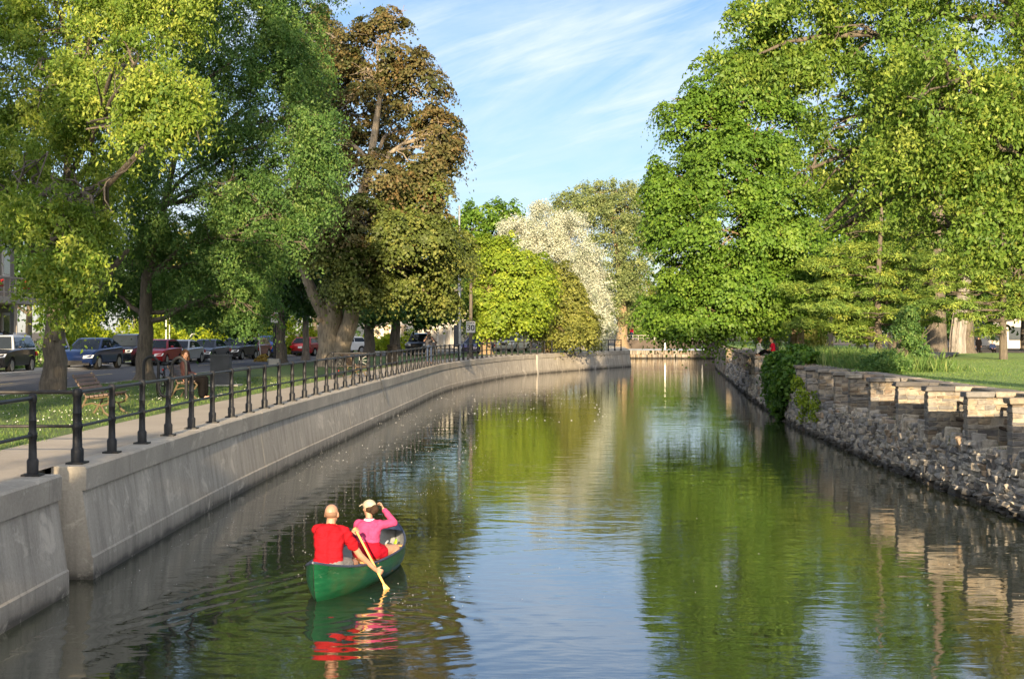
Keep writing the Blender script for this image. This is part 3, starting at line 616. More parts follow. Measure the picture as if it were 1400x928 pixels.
# unseen trees added outside the picture to shade the street and left bank
for i, (x, y, k, sc) in enumerate([(-24, 40, 1, .6), (-17.2, 19, 1, 1.15), (-5.0, 2.0, 1, .42)]):
    o = copy_tree(BG[k]); o.location = (x, y, ZP); o.scale = (sc, sc, sc*(1.7 if i == 1 else 1)); o.rotation_euler = (0, 0, i*2.0)
    o['label'] = 'unseen tree outside the picture, added to shade the left bank' ; o['group'] = 'unseen trees added for shade'
# ------------------------------------------------------------------ right bank: ruined stone wall with bays
def stone_mat(name, stops, bstr=.8):
    m, nt, b = mat_new(name); v = coords(nt)
    a = nd(nt, 'ShaderNodeAttribute', attribute_name='tint')
    c = ramp(nt, a.outputs['Fac'], stops); f = noise(nt, v, 9, 6, .65); g_ = noise(nt, v, 2.0, 4)
    c = mixc(nt, ramp(nt, f, [(.35, (.65,)*3), (.6, (0, 0, 0))]), c, (.10, .095, .09))
    c = mixc(nt, ramp(nt, g_, [(.52, (0, 0, 0)), (.72, (.5,)*3)]), c, (.34, .33, .32))
    sp = nt.nodes.new('ShaderNodeSeparateXYZ'); ge = nt.nodes.new('ShaderNodeNewGeometry'); nt.links.new(ge.outputs['Position'], sp.inputs[0])
    c = mixc(nt, ramp(nt, sp.outputs[2], [(.10, (.9,)*3), (.24, (0, 0, 0))]), c, (.018, .016, .014))     # wet line
    nt.links.new(c, b.inputs['Base Color']); b.inputs['Roughness'].default_value = .9; bump(nt, b, f, bstr, .03); return m
M['stone'] = stone_mat('weathered_stone', [(0, (.085, .082, .085)), (.25, (.18, .175, .17)), (.45, (.245, .22, .19)), (.6, (.27, .205, .13)), (.78, (.37, .335, .28)), (1, (.17, .125, .09))])
M['rubble'] = stone_mat('rubble_stone', [(0, (.12, .115, .115)), (.3, (.30, .29, .28)), (.55, (.44, .40, .34)), (.8, (.58, .51, .41)), (1, (.32, .23, .15))], 1.0)
M['mortar'] = stone_mat('old_mortar', [(0, (.13, .125, .12)), (1, (.24, .23, .22))], 1.0)
M['timber'] = plain('old_timber', (.040, .030, .024), .85, 0, .4, 8)
def chunk(mb, c, size, rz, r, ch=.16, jit=.08, tint=.5, tilt=.0):
    """a chamfered, slightly crooked stone"""
    hx, hy, hz = [v/2 for v in size]; k = ch*min(size); V = []; idx = {}
    for sx in (-1, 1):
        for sy in (-1, 1):
            for sz in (-1, 1):
                j = (r.random(3)*2-1)*jit*np.array(size)
                for ax in range(3):
                    p = np.array([sx*hx, sy*hy, sz*hz]) + j; s3 = (sx, sy, sz)
                    for q in range(3):
                        if q != ax: p[q] -= s3[q]*k
                    idx[(sx, sy, sz, ax)] = len(V); V.append(p)
    Fs = []
    for ax in range(3):
        o = [q for q in range(3) if q != ax]
        for s in (-1, 1):
            f = []
            for (a, b) in ((-1,-1),(1,-1),(1,1),(-1,1)):
                key = [0,0,0]; key[ax] = s; key[o[0]] = a; key[o[1]] = b; f.append(idx[(*key, ax)])
            flip = (s > 0) == (ax == 1); Fs.append(f[::-1] if flip else f)
    for ax in range(3):
        o = [q for q in range(3) if q != ax]
        for a in (-1, 1):
            for b in (-1, 1):
                k0 = [0,0,0]; k0[ax] = -1; k0[o[0]] = a; k0[o[1]] = b; k1 = list(k0); k1[ax] = 1
                f = [idx[(*k0, o[0])], idx[(*k1, o[0])], idx[(*k1, o[1])], idx[(*k0, o[1])]]
                flip = (a*b > 0) == (ax != 1); Fs.append(f if not flip else f[::-1])
    for sx in (-1, 1):
        for sy in (-1, 1):
            for sz in (-1, 1):
                f = [idx[(sx,sy,sz,0)], idx[(sx,sy,sz,1)], idx[(sx,sy,sz,2)]]; Fs.append(f if sx*sy*sz > 0 else f[::-1])
    R = np.array(Matrix.Rotation(rz, 3, 'Z') @ Matrix.Rotation(tilt, 3, 'X')); mb.add(np.array(V) @ R.T + np.asarray(c, float), Fs, 0, tint)
r = np.random.default_rng(77)
pr = rpos(rs_of_y(45), 0); LW = np.array([pr[0], pr[1], 0])
sw_ = thing('stone_wall', 'ruined stone canal wall on the right bank with open bays between short piers', 'wall', LW)
rub, mor = MB(), MB()
sa, sb = rs_of_y(14), rs_of_y(118)
def crest(s): return .99 + .09*math.sin(s*1.3) + .07*math.sin(s*3.1+1)
s = sa
while s < sb:
    y_ = rpos(s, 0)[1]; big = 1.0 if y_ < 50 else 1.5 if y_ < 75 else 2.3
    L = r.uniform(.16, .50)*big; p0 = rpos(s + L/2, 0); tz = RT[min(len(RT)-1, int(np.searchsorted(RS, s)))]; rz = math.atan2(tz[1], tz[0])
    z = -.35
    while z < crest(s):
        h = r.uniform(.07, .19)*min(big, 1.6); zc = z + h/2
        off = .075 - .15*max(0, 1 - zc/1.1) + r.normal()*.030; q = rpos(s + L/2 + r.normal()*.05, off + .19)
        chunk(rub, (q[0], q[1], zc), (L*r.uniform(.8, 1.08), .42, h*r.uniform(.8, 1.05)), rz + r.normal()*.08, r, .13, .11, float(np.clip(r.normal(.46, .30), 0, 1)), r.normal()*.10)
        z += h*.93
    s += L*.93
s = sa
while rpos(s, 0)[1] < 47:                                    # stones set on edge along the crest
    L = r.uniform(.09, .19); h = r.uniform(.20, .40); q = rpos(s + L/2, .26 + r.normal()*.03); tz = RT[min(len(RT)-1, int(np.searchsorted(RS, s)))]
    chunk(rub, (q[0], q[1], crest(s) + h*.15 + r.normal()*.03), (L, r.uniform(.28, .42), h), math.atan2(tz[1], tz[0]) + r.normal()*.10, r, .16, .10, float(np.clip(r.normal(.58, .25), 0, 1)), r.normal()*.15); s += L*r.uniform(.95, 1.25)
strip(mor, sa, sb, [(-.04, -.9), (.045, .78), (.14, .94), (1.10, .97), (1.10, -.9)], 1.0, pos=rpos)
rub.build('rubble_base', M['rubble'], sw_, off=LW); mor.build('mortar_core', M['mortar'], sw_, off=LW)
bk = MB()                                                    # back wall of the bays, coursed
s = sa
while s < sb:
    z = .94
    L = r.uniform(.5, .9); tz = RT[min(len(RT)-1, int(np.searchsorted(RS, s)))]; rz = math.atan2(tz[1], tz[0])
    while z < 2.0:
        h = min(r.uniform(.16, .24), 2.06-z); q = rpos(s+L/2, 1.22); chunk(bk, (q[0], q[1], z+h/2), (L*.98, .3, h*.97), rz, r, .08, .03, float(np.clip(r.normal(.5, .24), 0, 1))); z += h
    q = rpos(s+L/2, 1.28); chunk(bk, (q[0], q[1], 2.10), (L*.99, .50, .11), rz, r, .12, .04, float(np.clip(r.normal(.4, .15), 0, 1)))
    s += L
bk.build('back_wall', M['stone'], sw_, off=LW)
ys = [17.9, 21.0, 24.1, 27.2] + [30.3, 33.3, 36.6, 39.7, 43.3, 46.6, 49.4, 52.7, 55.5, 58.4] + [61.5 + 3.1*k for k in range(17)]
px_ = [rpos(rs_of_y(y), 0) for y in ys]
for i, y in enumerate(ys):
    s = rs_of_y(y); pm = MB(); cm = MB(); tz = RT[min(len(RT)-1, int(np.searchsorted(RS, s)))]; rz = math.atan2(tz[1], tz[0])
    z = .60; n = 0; far = y > 70
    while z < 2.04:
        h = min(r.uniform(.06, .145)*(1.9 if far else 1), 2.05-z); o = .07 if n % 2 else .06
        while o < 1.08:
            L = min(r.uniform(.14, .46) if not (n % 2 and o < .1) else .2, 1.10-o)
            q = rpos(s, o + L/2); chunk(pm, (q[0], q[1], z+h/2), (.36 + r.normal()*.016, L*.965, h*.92), rz, r, .12, .05, float(np.clip(r.normal(.52, .32), 0, 1))); o += L
        z += h; n += 1
    q = rpos(s, .60); pm.box((q[0], q[1], 1.32), (.335, 1.04, 1.44), rz=rz, tint=.72)
    o = .0
    while o < 1.35:
        L = min(r.uniform(.35, .8), 1.40-o); q = rpos(s, o+L/2); chunk(cm, (q[0], q[1], 2.115), (.50, L*.985, .115), rz, r, .14, .04, float(np.clip(r.normal(.45, .22), 0, 1))); o += L
    pm.build('pier', M['stone'], sw_, off=LW); cm.build('cap_stone', M['stone'], sw_, off=LW)
    if i and y < 48:                                          # a pair of squared timbers across each bay
        for zz in (1.83, 1.40):
            if y > 44 and zz < 1.5: continue
            a, b_ = rpos(rs_of_y(ys[i-1])+.17, .80+r.normal()*.04), rpos(s-.17, .72+r.normal()*.06)
            tm = MB(); A = np.array([a[0], a[1], zz + r.normal()*.04]); B = np.array([b_[0], b_[1], zz + r.normal()*.04])
            tm.tube([A, (A+B)/2 + [0, 0, -.015], B], [.040, .038, .034], 6); tm.build('beam', M['timber'], sw_, off=LW)
# further stone wall towards the dam
fw = MB(); s = sb; 
while s < RS[-1]:
    L = r.uniform(.9, 1.8); tz = RT[min(len(RT)-1, int(np.searchsorted(RS, s)))]; rz = math.atan2(tz[1], tz[0]); z = -.4
    while z < 2.1:
        h = r.uniform(.28, .5); h = min(h, 2.14-z); q = rpos(s+L/2, .2+r.normal()*.02); chunk(fw, (q[0], q[1], z+h/2), (L*.97, .5, h*.96), rz, r, .08, .04, float(np.clip(r.normal(.6, .2), 0, 1))); z += h
    s += L
tag(fw.build('stone_wall', M['stone']), 'long pale stone wall running on from the couple to the dam', 'wall')
# grass tufts growing on the bay floors
def blades(mb_list, c, n, h, spread, r, w=.02):
    p = np.asarray(c) + np.stack([r.normal(size=n)*spread, r.normal(size=n)*spread, np.zeros(n)], 1)
    d = unit(np.stack([r.normal(size=n)*.35, r.normal(size=n)*.35, np.ones(n)], 1))*(h*r.uniform(.5, 1.2, n))[:, None]
    sd = unit(np.cross(d, r.normal(size=(n, 3))))*w; bend = np.stack([r.normal(size=n), r.normal(size=n), np.zeros(n)], 1)*h*.15
    V = np.stack([p-sd, p+sd, p+d*.6+sd*.7+bend*.3, p+d+bend], 1).reshape(-1, 3); mb_list.append((V, np.repeat(np.clip(r.normal(.5, .2, n), 0, 1), 4)))
def leafmesh(name, mat, lst, parent=None, off=(0, 0, 0)):
    V = np.concatenate([a for a, b in lst]); T = np.concatenate([b for a, b in lst])
    return link(name, fast_mesh(name, V - np.asarray(off), np.arange(len(V), dtype=np.int32).reshape(-1, 4), T), M[mat] if isinstance(mat, str) else mat, parent)
where = ['in the bay nearest the right edge', 'in the second bay from the right edge', 'in the third bay from the right edge', 'in the fourth bay from the right edge']
for k, (y, o) in enumerate([(31.2, .45), (34.6, .4), (38.0, .4), (41.4, .5)]):
    q = rpos(rs_of_y(y), o); l = []; blades(l, (q[0], q[1], .96), 420, .26, .11, r, .012)
    tag(leafmesh('grass_tuft', 'grass_blade', l), 'bright grass tuft on the stone floor ' + where[k], 'grass tuft', 'grass tufts in the bays')
# ivy hanging over the wall
V, t, P, li = crown_arrays([(np.array([*rpos(rs_of_y(61), .0), 1.75]), np.array([.42, 1.7, .62])), (np.array([*rpos(rs_of_y(65), .05), 2.0]), np.array([.42, 2.2, .5])), (np.array([*rpos(rs_of_y(61.5), -.05), .95]), np.array([.28, 1.3, .9])), (np.array([*rpos(rs_of_y(66), -.05), 1.2]), np.array([.34, 1.6, .7])), (np.array([*rpos(rs_of_y(63), .7), 2.5]), np.array([.5, 2.4, .28]))],
    900, 34, .17, .8, .24, .6, .5, .3, 1.0, .6, .5, .5, 301)
iv = link('ivy', fast_mesh('ivy', V, np.arange(len(V), dtype=np.int32).reshape(-1, 4), t), M['ivy_leaf']); tag(iv, 'dark green ivy hanging down the stone wall to the water', 'ivy')
# yellowish creeper on the wall right of the ivy
V, t, P, li = crown_arrays([(np.array([*rpos(rs_of_y(55.2), -.12), 1.0]), np.array([.16, .9, .75])), (np.array([*rpos(rs_of_y(52.5), -.12), .8]), np.array([.14, .7, .5])), (np.array([*rpos(rs_of_y(56.5), -.1), 1.7]), np.array([.14, .5, .3]))], 60, 22, .12, .7, .16, .8, .5, .3, .9, .7, .2, .4, 302)
tag(link('creeper', fast_mesh('creeper', V, np.arange(len(V), dtype=np.int32).reshape(-1, 4), t), M['linden_leaf']), 'thin yellow green creeper on the stone wall right of the ivy', 'creeper')
# tall grass and herbs behind the wall, shrub on the lawn
l = []
for k in range(620):
    y = r.uniform(51.5, 76); o = 1.5 + abs(r.normal())*1.3; q = rpos(rs_of_y(y), o); blades(l, (q[0], q[1], ZR-.02), 46, r.uniform(.3, .72)*(.55 + .45*min(1, (y-50)/6)), .26, r, .009)
tag(leafmesh('tall_grass', 'grass_blade', l), 'tall meadow grass growing along the top of the stone wall', 'tall grass', kind='stuff')
herbs = [(50.2, 1.75, .62, 'low dark herb bush where the tall grass ends by the lawn'), (52.4, 2.2, .58, 'leafy herb clump in the tall grass by the low dark bush'), (55.5, 2.0, .5, 'leafy herb clump in the middle of the tall grass')]
for k, (y, o, h, lab) in enumerate(herbs):
    q = rpos(rs_of_y(y), o); V, t, P, li = crown_arrays([(np.array([q[0], q[1], ZR+h*.5]), np.array([.8, .8, h*.7]))], 120, 30, .10, .5, .2, .5, .4, .5, .6, .6, .4, .3, 310+k)
    tag(link('bush', fast_mesh('bush', V, np.arange(len(V), dtype=np.int32).reshape(-1, 4), t), M['shade_maple_leaf']), lab, 'bush', 'herb bushes along the stone wall')
b = at(1240, 0, 62); b[2] = ZR; t_ = thing('shrub', 'big loose leafy shrub standing alone on the lawn', 'shrub', b); mb = MB()
for k in range(9): mb.tube(wiggle(curve3(b+[r.normal()*.1, r.normal()*.1, 0], b+[r.normal()*.6, r.normal()*.5, r.uniform(1.0, 2.0)], (0, 0, .2), 6), .04, r), np.linspace(.03, .008, 6), 5)
mb.build('stem', M['bark'], t_, off=b)
crown_obj('foliage', M['shade_maple_leaf'], t_, b, [(b+[0,0,.55], np.array([.85,.8,.55])), (b+[.35,0,.5], np.array([.6,.6,.45])), (b+[-.1,0,1.2], np.array([.6,.55,.6])), (b+[.05,0,1.9], np.array([.38,.38,.45])), (b+[-.55,0,.3], np.array([.45,.5,.3]))], nclump=520, nleaf=30, size=.12, ratio=.5, cr=.2, flat=.5, seed=320, hang=.3, shell=.4)
# hedge behind the parked cars
for k, (a, c, lab) in enumerate([((92,462),(205,462),'bright yellow green hedge behind the dark blue car'), ((212,460),(330,456),'bright yellow green hedge behind the silver and black sedans'), ((330,456),(448,456),'bright yellow green hedge behind the blue hatchback and the red car')]):
    Y0, Y1 = [(98,112),(114,120),(122,132)][k]; Ls = []
    for q in np.linspace(0, 1, 7):
        x, Y = a[0]+(c[0]-a[0])*q, Y0+(Y1-Y0)*q; Ls.append((at(x, 460, Y)*[1,1,0] + [0, 0, ZP+1.15+.5*math.sin(q*9+k)], np.array([1.35, 1.0, 1.35+.4*math.sin(q*7+k*2)])))
    V, t, P, li = crown_arrays(Ls, 800, 30, .22, .6, .4, .6, .4, .5, .6, .6, .4, .3, 330+k)
    tag(link('hedge', fast_mesh('hedge', V, np.arange(len(V), dtype=np.int32).reshape(-1, 4), t), M['hedge_leaf']), lab, 'hedge', 'sunlit hedges across the street')
l = []
for k in range(5200):
    y = 28 + 46*r.random()**1.3; q = rpos(rs_of_y(y), 1.5 + 14*r.random()**1.4); z_ = ZR + .10*math.sin(q[0]*.21)*math.sin(q[1]*.13)*min(1, 5/8); blades(l, (q[0], q[1], z_-.03), 7, .10, .13, r, .008)
tag(leafmesh('grass', 'grass_blade', l), 'short mown grass on the park lawn behind the stone wall', 'grass', kind='stuff')
# grass blades on the near lawn and daisies of white clover
l = []
for k in range(5200):
    y = 22 + 42*r.random()**1.6; q = lpos(s_of_y(y), r.uniform(2.1, 9.1)); blades(l, (q[0], q[1], ZP-.01), 7, .075, .09, r, .006)
tag(leafmesh('grass', 'grass_blade', l), 'short mown grass on the left lawn', 'grass', kind='stuff')
M['clover'] = plain('white_clover', (.75, .74, .68), .8)
l = []; 
for k in range(900):
    y = 23 + 34*r.random()**1.3; o = r.uniform(2.3, 8.8)
    if math.sin(y*.9+o)*math.sin(o*1.3+y*.3) < .05: continue
    q = lpos(s_of_y(y), o); c = np.array([q[0], q[1], ZP+.06+r.random()*.03]); e = .014
    l.append((np.array([c+[-e,0,0], c+[0,-e,.004], c+[e,0,0], c+[0,e,.02]]), np.full(4, .5)))
tag(leafmesh('clover_flowers', M['clover'], l), 'white clover flowers dotted over the near lawn', 'clover', kind='stuff')
# dam across the end of the canal
dm = thing('dam', 'dark low dam with a railing closing the far end of the canal', 'dam', (20, 200, 0)); x0, x1 = at(858,0,200)[0]-20, at(1012,0,200)[0]-20
mb = MB(); mb.box(((x0+x1)/2, 0, 1.72), (x1-x0, .8, 1.10)); M['dam'] = plain('dark_dam_wall', (.085, .07, .06), .85, 0, .25, 2); mb.build('parapet', M['dam'], dm)
mb = MB(); 
for k in range(60):
    L = (x1-x0)/60; 
    for (dy, z, h) in ((-1.0, .25, .5), (-.8, .75, .5)): chunk(mb, (x0+L*(k+.5), dy+r.normal()*.1, z), (L*.98, 1.2, h), r.normal()*.05, r, .1, .06, float(np.clip(r.normal(.7, .2), 0, 1)))
mb.build('stone_apron', M['stone'], dm)
mb = MB(); mb.box(((x0+x1)/2, 0, 2.85), (x1-x0, .08, .08)); mb.box(((x0+x1)/2, 0, 2.5), (x1-x0, .05, .05))
for k in range(22): mb.box((x0+(x1-x0)*k/21, 0, 2.55), (.1, .1, .62))
mb.build('railing', M['kerb'], dm)
for k in (.33, .66): mb = MB(); mb.box((x0+(x1-x0)*k, -.42, 1.72), (.18, .06, 1.1)); mb.build('gate_post', M['steel'], dm)

# ------------------------------------------------------------------ railings
def post_mesh(H=1.04):
    mb = MB(); mb.box((0, 0, .012), (.24, .24, .024)); 
    mb.lathe([(.075, .024), (.078, .19), (.066, .215), (.056, .225), (.050, .46), (.056, .47), (.056, .49), (.062, .50), (.062, .545), (.052, .56), (.048, .60), (.050, .70), (.056, .71), (.05, .72), (.043, .93), (.05, .94), (.058, .965), (.060, 1.0), (.056, 1.03), (.036, H+.015), (.0, H+.022)], 12)
    return mb
PM = post_mesh().mesh('post', 45); PM.materials.append(M['iron'])
def railing(label, P, pts_top=None, group='black iron railings'):
    """P: list of post foot points; rails run between the posts"""
    P = [np.array([p[0], p[1], ZP+.003]) for p in P]; b = P[0]
    t = thing('railing', label, 'railing', b, 0, group)
    for i, p in enumerate(P):
        o = bpy.data.objects.new('post', PM); COL.objects.link(o); o.parent = t; o.location = p - b
        d = P[min(i+1, len(P)-1)] - P[max(i-1, 0)]; o.rotation_euler = (0, 0, math.atan2(d[1], d[0]))
    for (z, r_) in ((1.0, .028), (.52, .022)):
        mb = MB(); mb.tube([p - b + [0, 0, z] for p in P], r_, 8); mb.build('rail', M['rail'], t, smooth=60)
    return t
M['rail'] = plain('worn_iron_rail', (.040, .038, .038), .42, .3, .3, 14)
s = s_of_y(22.6); P = []
while s < SE - .4 and len(P) < 78: P.append(lpos(s, .22)); s += 2.02
railing('long black iron railing with ball topped posts following the curved canal wall', P)
railing('short black railing on the canal wall section nearest the viewer', [lpos(s_of_y(y), .28) for y in (10.4, 12.5, 14.6, 16.7, 18.75, 20.75)])
railing('black railing leaving the notch at a right angle across the promenade edge', [lpos(s_of_y(22.6), .22)*[1, 1] + [-.001, .12], lpos(s_of_y(22.6), 2.2) + [0, .12], lpos(s_of_y(22.6), 4.2) + [0, .12]])
y0 = 61.5; railing('short black railing set crosswise where the promenade narrows', [lpos(s_of_y(y0), .5), lpos(s_of_y(y0), 1.9)])
# slanting steel stay rod on the wall face
a = at(506, 497, 60.6); 
mb = MB(); q0, q1 = lpos(s_of_y(59.2), -.10), lpos(s_of_y(61.2), -.16); mb.tube([(q0[0], q0[1], ZP+.55), (q1[0], q1[1], .85)], .018, 6)
tag(mb.build('stay_rod', M['steel'], None), 'pale steel rod slanting down the canal wall from the railing', 'rod')
# drain scupper pipe at the wall joint
mb = MB(); q = lpos(s_of_y(128), -.10); mb.box((q[0], q[1], .75), (.30, .12, 1.5), rz=1.2); tag(mb.build('wall_joint_strip', M['kerb'], None), 'pale vertical joint strip on the sunlit bend of the canal wall', 'joint strip')
# ------------------------------------------------------------------ cars
M['tyre'] = plain('tyre_rubber', (.018, .018, .018), .8)
M['rim'] = plain('alloy_rim', (.45, .46, .47), .3, .8)
M['glass'] = plain('car_glass', (.014, .019, .024), .04, 0, .1, 3, 0, spec=.5)
M['trim'] = plain('black_trim', (.022, .022, .024), .5)
M['lamp'] = plain('headlight_lens', (.75, .76, .76), .12, 0, .08, 10, 1.0)
M['tail'] = plain('tail_light_lens', (.45, .018, .015), .2, 0, .1, 10, 1.0)
M['plate'] = plain('licence_plate', (.75, .75, .74), .5)
M['chrome'] = plain('chrome', (.6, .6, .6), .2, 1.0)
def paint(name, c): return plain(name, c, .30, .2, .06, 2.0, .6)
def wheel_mb(R, w):
    tb = MB(); prof = [(R*.62, -w/2), (R*.93, -w/2), (R, -w*.32), (R, w*.32), (R*.93, w/2), (R*.62, w/2)]
    P = [(0, z + 1e-5*i, 0) for i, (r_, z) in enumerate(prof)]; tb.tube(P, [r_ for r_, z in prof], 20)
    rb = MB(); rb.tube([(0, -w*.5-.004, 0), (0, w*.5+.004, 0)], R*.20, 10)
    for k in range(5):
        a = k*2*PI/5; rb.box((math.cos(a)*R*.36, 0, math.sin(a)*R*.36), (R*.58, w+.016, R*.17), ry=-a)
    rb.tube([(0, -w*.5-.003, 0), (0, w*.5+.003, 0)], R*.61, 20)
    return tb, rb
SED = dict(L=4.65, W=1.82, H=1.45, hood=.74, cowl=.93, belt=.96, deck=1.0, nose=.62, A0=1.02, A1=.25, C1=-.95, C0=-1.75, R=.33, clear=.24)
HAT = dict(L=4.25, W=1.80, H=1.50, hood=.80, cowl=.97, belt=1.0, deck=1.0, nose=.66, A0=.95, A1=.25, C1=-1.55, C0=-2.02, R=.33, clear=.24)
CRO = dict(L=4.70, W=1.92, H=1.62, hood=.86, cowl=1.04, belt=1.08, deck=1.15, nose=.70, A0=1.15, A1=.25, C1=-1.2, C0=-2.1, R=.37, clear=.26)
SUV = dict(L=4.70, W=1.92, H=1.80, hood=1.0, cowl=1.12, belt=1.16, deck=1.15, nose=.88, A0=.95, A1=.45, C1=-2.0, C0=-2.25, R=.39, clear=.32)
PKU = dict(L=5.2, W=1.95, H=1.80, hood=1.05, cowl=1.12, belt=1.15, deck=1.12, nose=.95, A0=.85, A1=.35, C1=-.85, C0=-1.05, R=.40, clear=.34)
def car(name, label, k, col, loc, rz, group='parked cars on the street', roof=None, rack=False, chrome=True):
    t = thing(name, label, 'car', loc, rz, group); L, W, H = k['L'], k['W'], k['H']; hl = L/2; w = W/2; R = k['R']; cl = k['clear']; wb = L*.295
    pm = paint(col[0], col[1])
    arch = lambda cx: [(cx + (R+.05)*math.cos(a), max(cl, R + (R+.05)*math.sin(a))) for a in np.linspace(0, PI, 9)]
    out = [(hl-.10, cl), (hl-.01, cl+.16), (hl, k['nose']-.10), (hl-.06, k['nose']), (hl-.22, k['hood']), (k['A0']+.55, (k['hood']*.35+k['cowl']*.65)), (k['A0'], k['cowl']), (0, k['belt']), (k['C0']+.1, k['deck']), (-hl+.12, k['deck']-.02), (-hl+.02, k['deck']-.18), (-hl, .60), (-hl+.06, cl+.05), (-hl+.14, cl)]
    low = list(reversed(arch(wb))) ; lowr = list(reversed(arch(-wb)))
    outline = out + lowr[:] + low[:]
    outline = out + [(p[0], p[1]) for p in lowr] + [(p[0], p[1]) for p in low]
    n = len(outline); cx, cz = 0, .65; V = []; mb = MB()
    for (f, sh) in ((-1, .045), (-.93, 0), (-.5, -.012), (0, -.02), (.5, -.012), (.93, 0), (1, .045)):
        for i, (x, z) in enumerate(outline):
            up = i < 12; taper = .10*max(0, (abs(x)-hl*.72)/(hl*.28))
            zz = z - (sh if (up and z > .5) else 0); xx = x*(1 - (max(sh, 0)/hl if up else 0)) - math.copysign(.16*(abs(f)**3)*(abs(x) > hl*.85), x)
            V.append((xx, f*w*(1-taper) - (0 if z > .45 else math.copysign(.02, f)*abs(f)), zz))
    Fs = [(c*n+i, c*n+(i+1) % n, (c+1)*n+(i+1) % n, (c+1)*n+i) for c in range(6) for i in range(n)]
    Fs += [tuple(range(n)), tuple(6*n+i for i in range(n))[::-1]]
    mb.add(V, Fs); mb.build('body', pm, t, smooth=30)
    # cabin
    b0, b1 = w*.93, w*.70; top = H; zc, zd = k['cowl']-.03, k['deck']-.03
    prof = [(k['A0'], zc, b0), (k['A1'], top-.05, b1), (k['A1']-.30, top-.005, b1), ((k['A1']+k['C1'])/2, top, b1), (k['C1']+.2, top-.02, b1), (k['C1'], top-.07, b1), (k['C0'], zd, b0)]
    V = []
    for (x, z, hw) in prof: V += [(x, -hw, z - .02), (x, -hw*.9, z), (x, hw*.9, z), (x, hw, z - .02)]
    m_ = len(prof); Fs = [(i*4+j, (i+1)*4+j, (i+1)*4+j+1, i*4+j+1) for i in range(m_-1) for j in range(3)] + [tuple(i*4 for i in range(m_))[::-1], tuple(i*4+3 for i in range(m_))]
    cb = MB(); cb.add(V, Fs); cb.build('roof', paint(*(roof or col)), t, smooth=30)
    def panel(pts, push, nm, mat):
        pts = np.array(pts, float); nrm = np.cross(pts[1]-pts[0], pts[2]-pts[0]); nrm /= np.linalg.norm(nrm)
        if nrm.dot(push) < 0: nrm = -nrm
        V = np.concatenate([pts + nrm*.012, pts - nrm*.01]); q = len(pts)
        m = MB(); m.add(V, [tuple(range(q)), tuple(range(q, 2*q))[::-1]] + [(i, (i+1) % q, q+(i+1) % q, q+i) for i in range(q)]); return m.build(nm, mat, t)
    def lerp(a, b, f): return np.array(a)*(1-f) + np.array(b)*f
    a0, a1 = np.array([k['A0'], zc]), np.array([k['A1'], top-.05]); c1, c0 = np.array([k['C1'], top-.07]), np.array([k['C0'], zd])
    def rowpts(p, q, f, hw0, hw1): e = lerp(p, q, f); h = hw0*(1-f)+hw1*f; return e, h
    for (p, q, nm, px) in ((a0, a1, 'windshield', 1), (c0, c1, 'rear_window', -1)):
        e0, h0 = rowpts(p, q, .08, b0*.9, b1*.9); e1, h1 = rowpts(p, q, .93, b0*.9, b1*.9)
        panel([(e0[0], -h0*.97, e0[1]), (e0[0], h0*.97, e0[1]), (e1[0], h1*.97, e1[1]), (e1[0], -h1*.97, e1[1])], np.array([px, 0, 1.0]), nm, M['glass'])
    for sd in (-1, 1):
        xm = (k['A1']+k['C1'])*.5 + .08; zl, zt = max(k['belt'], zc)+.03, top-.12
        def sp(x, z): f = (z-zc)/(top-.02-zc); return (x, sd*(b0*(1-f)+b1*f), z)
        fx = lambda z, p, q: p[0] + (q[0]-p[0])*(z-p[1])/(q[1]-p[1])
        panel([sp(fx(zl, a0, a1)-.10, zl), sp(xm+.04, zl), sp(xm+.04, zt), sp(fx(zt, a0, a1)-.08, zt)], np.array([0, sd, 0.3]), 'side_window', M['glass'])
        panel([sp(xm-.04, zl), sp(fx(zl, c0, c1)+.16, zl), sp(fx(zt, c0, c1)+.12, zt), sp(xm-.04, zt)], np.array([0, sd, 0.3]), 'side_window', M['glass'])
        mm = MB(); mm.ell((k['A0']-.28, sd*(w+.10), k['belt']+.07), (.07, .10, .07), 8, 6); mm.build('mirror', pm, t, smooth=True)
        hm = MB(); hm.add([(hl-.02, sd*(w-.52), k['nose']-.13), (hl-.20, sd*(w-.10), k['nose']-.10), (hl-.34, sd*(w-.065), k['nose']+.035), (hl-.055, sd*(w-.50), k['nose']+.0), (hl+.012, sd*(w-.52), k['nose']-.125), (hl-.15, sd*(w-.07), k['nose']-.095), (hl-.30, sd*(w-.035), k['nose']+.055), (hl-.03, sd*(w-.50), k['nose']+.025)], [(0,1,2,3),(4,5,6,7),(0,1,5,4),(1,2,6,5),(2,3,7,6),(3,0,4,7)]); hm.build('headlight', M['lamp'], t)
        tm = MB(); tm.box((-hl+.10, sd*(w-.20), k['deck']-.26), (.22, .30, .20)); tm.build('tail_light', M['tail'], t)
        for x in (-wb, wb):
            tb, rb = wheel_mb(R, .22); wo_ = tb.build('wheel', M['tyre'], t, smooth=40); wo_.location = (x, sd*(w-.12), R); rb.build('rim', M['rim'], wo_)
    gb = MB(); gb.box((hl-.005, 0, k['nose']-.10 if k is not CRO else cl+.14), (.03, W*.42, .13 if k is SED or k is CRO else .20)); gb.build('grille', M['trim'], t)
    bb = MB(); bb.box((hl-.06, 0, cl+.03), (.16, W*.80, .12)); bb.build('bumper', M['trim'], t)
    bb = MB(); bb.box((-hl+.04, 0, cl+.10), (.14, W*.80, .16)); bb.build('bumper', M['trim'], t)
    pb = MB(); pb.box((-hl-.012, 0, .70), (.02, .34, .16)); pb.build('licence_plate', M['plate'], t)
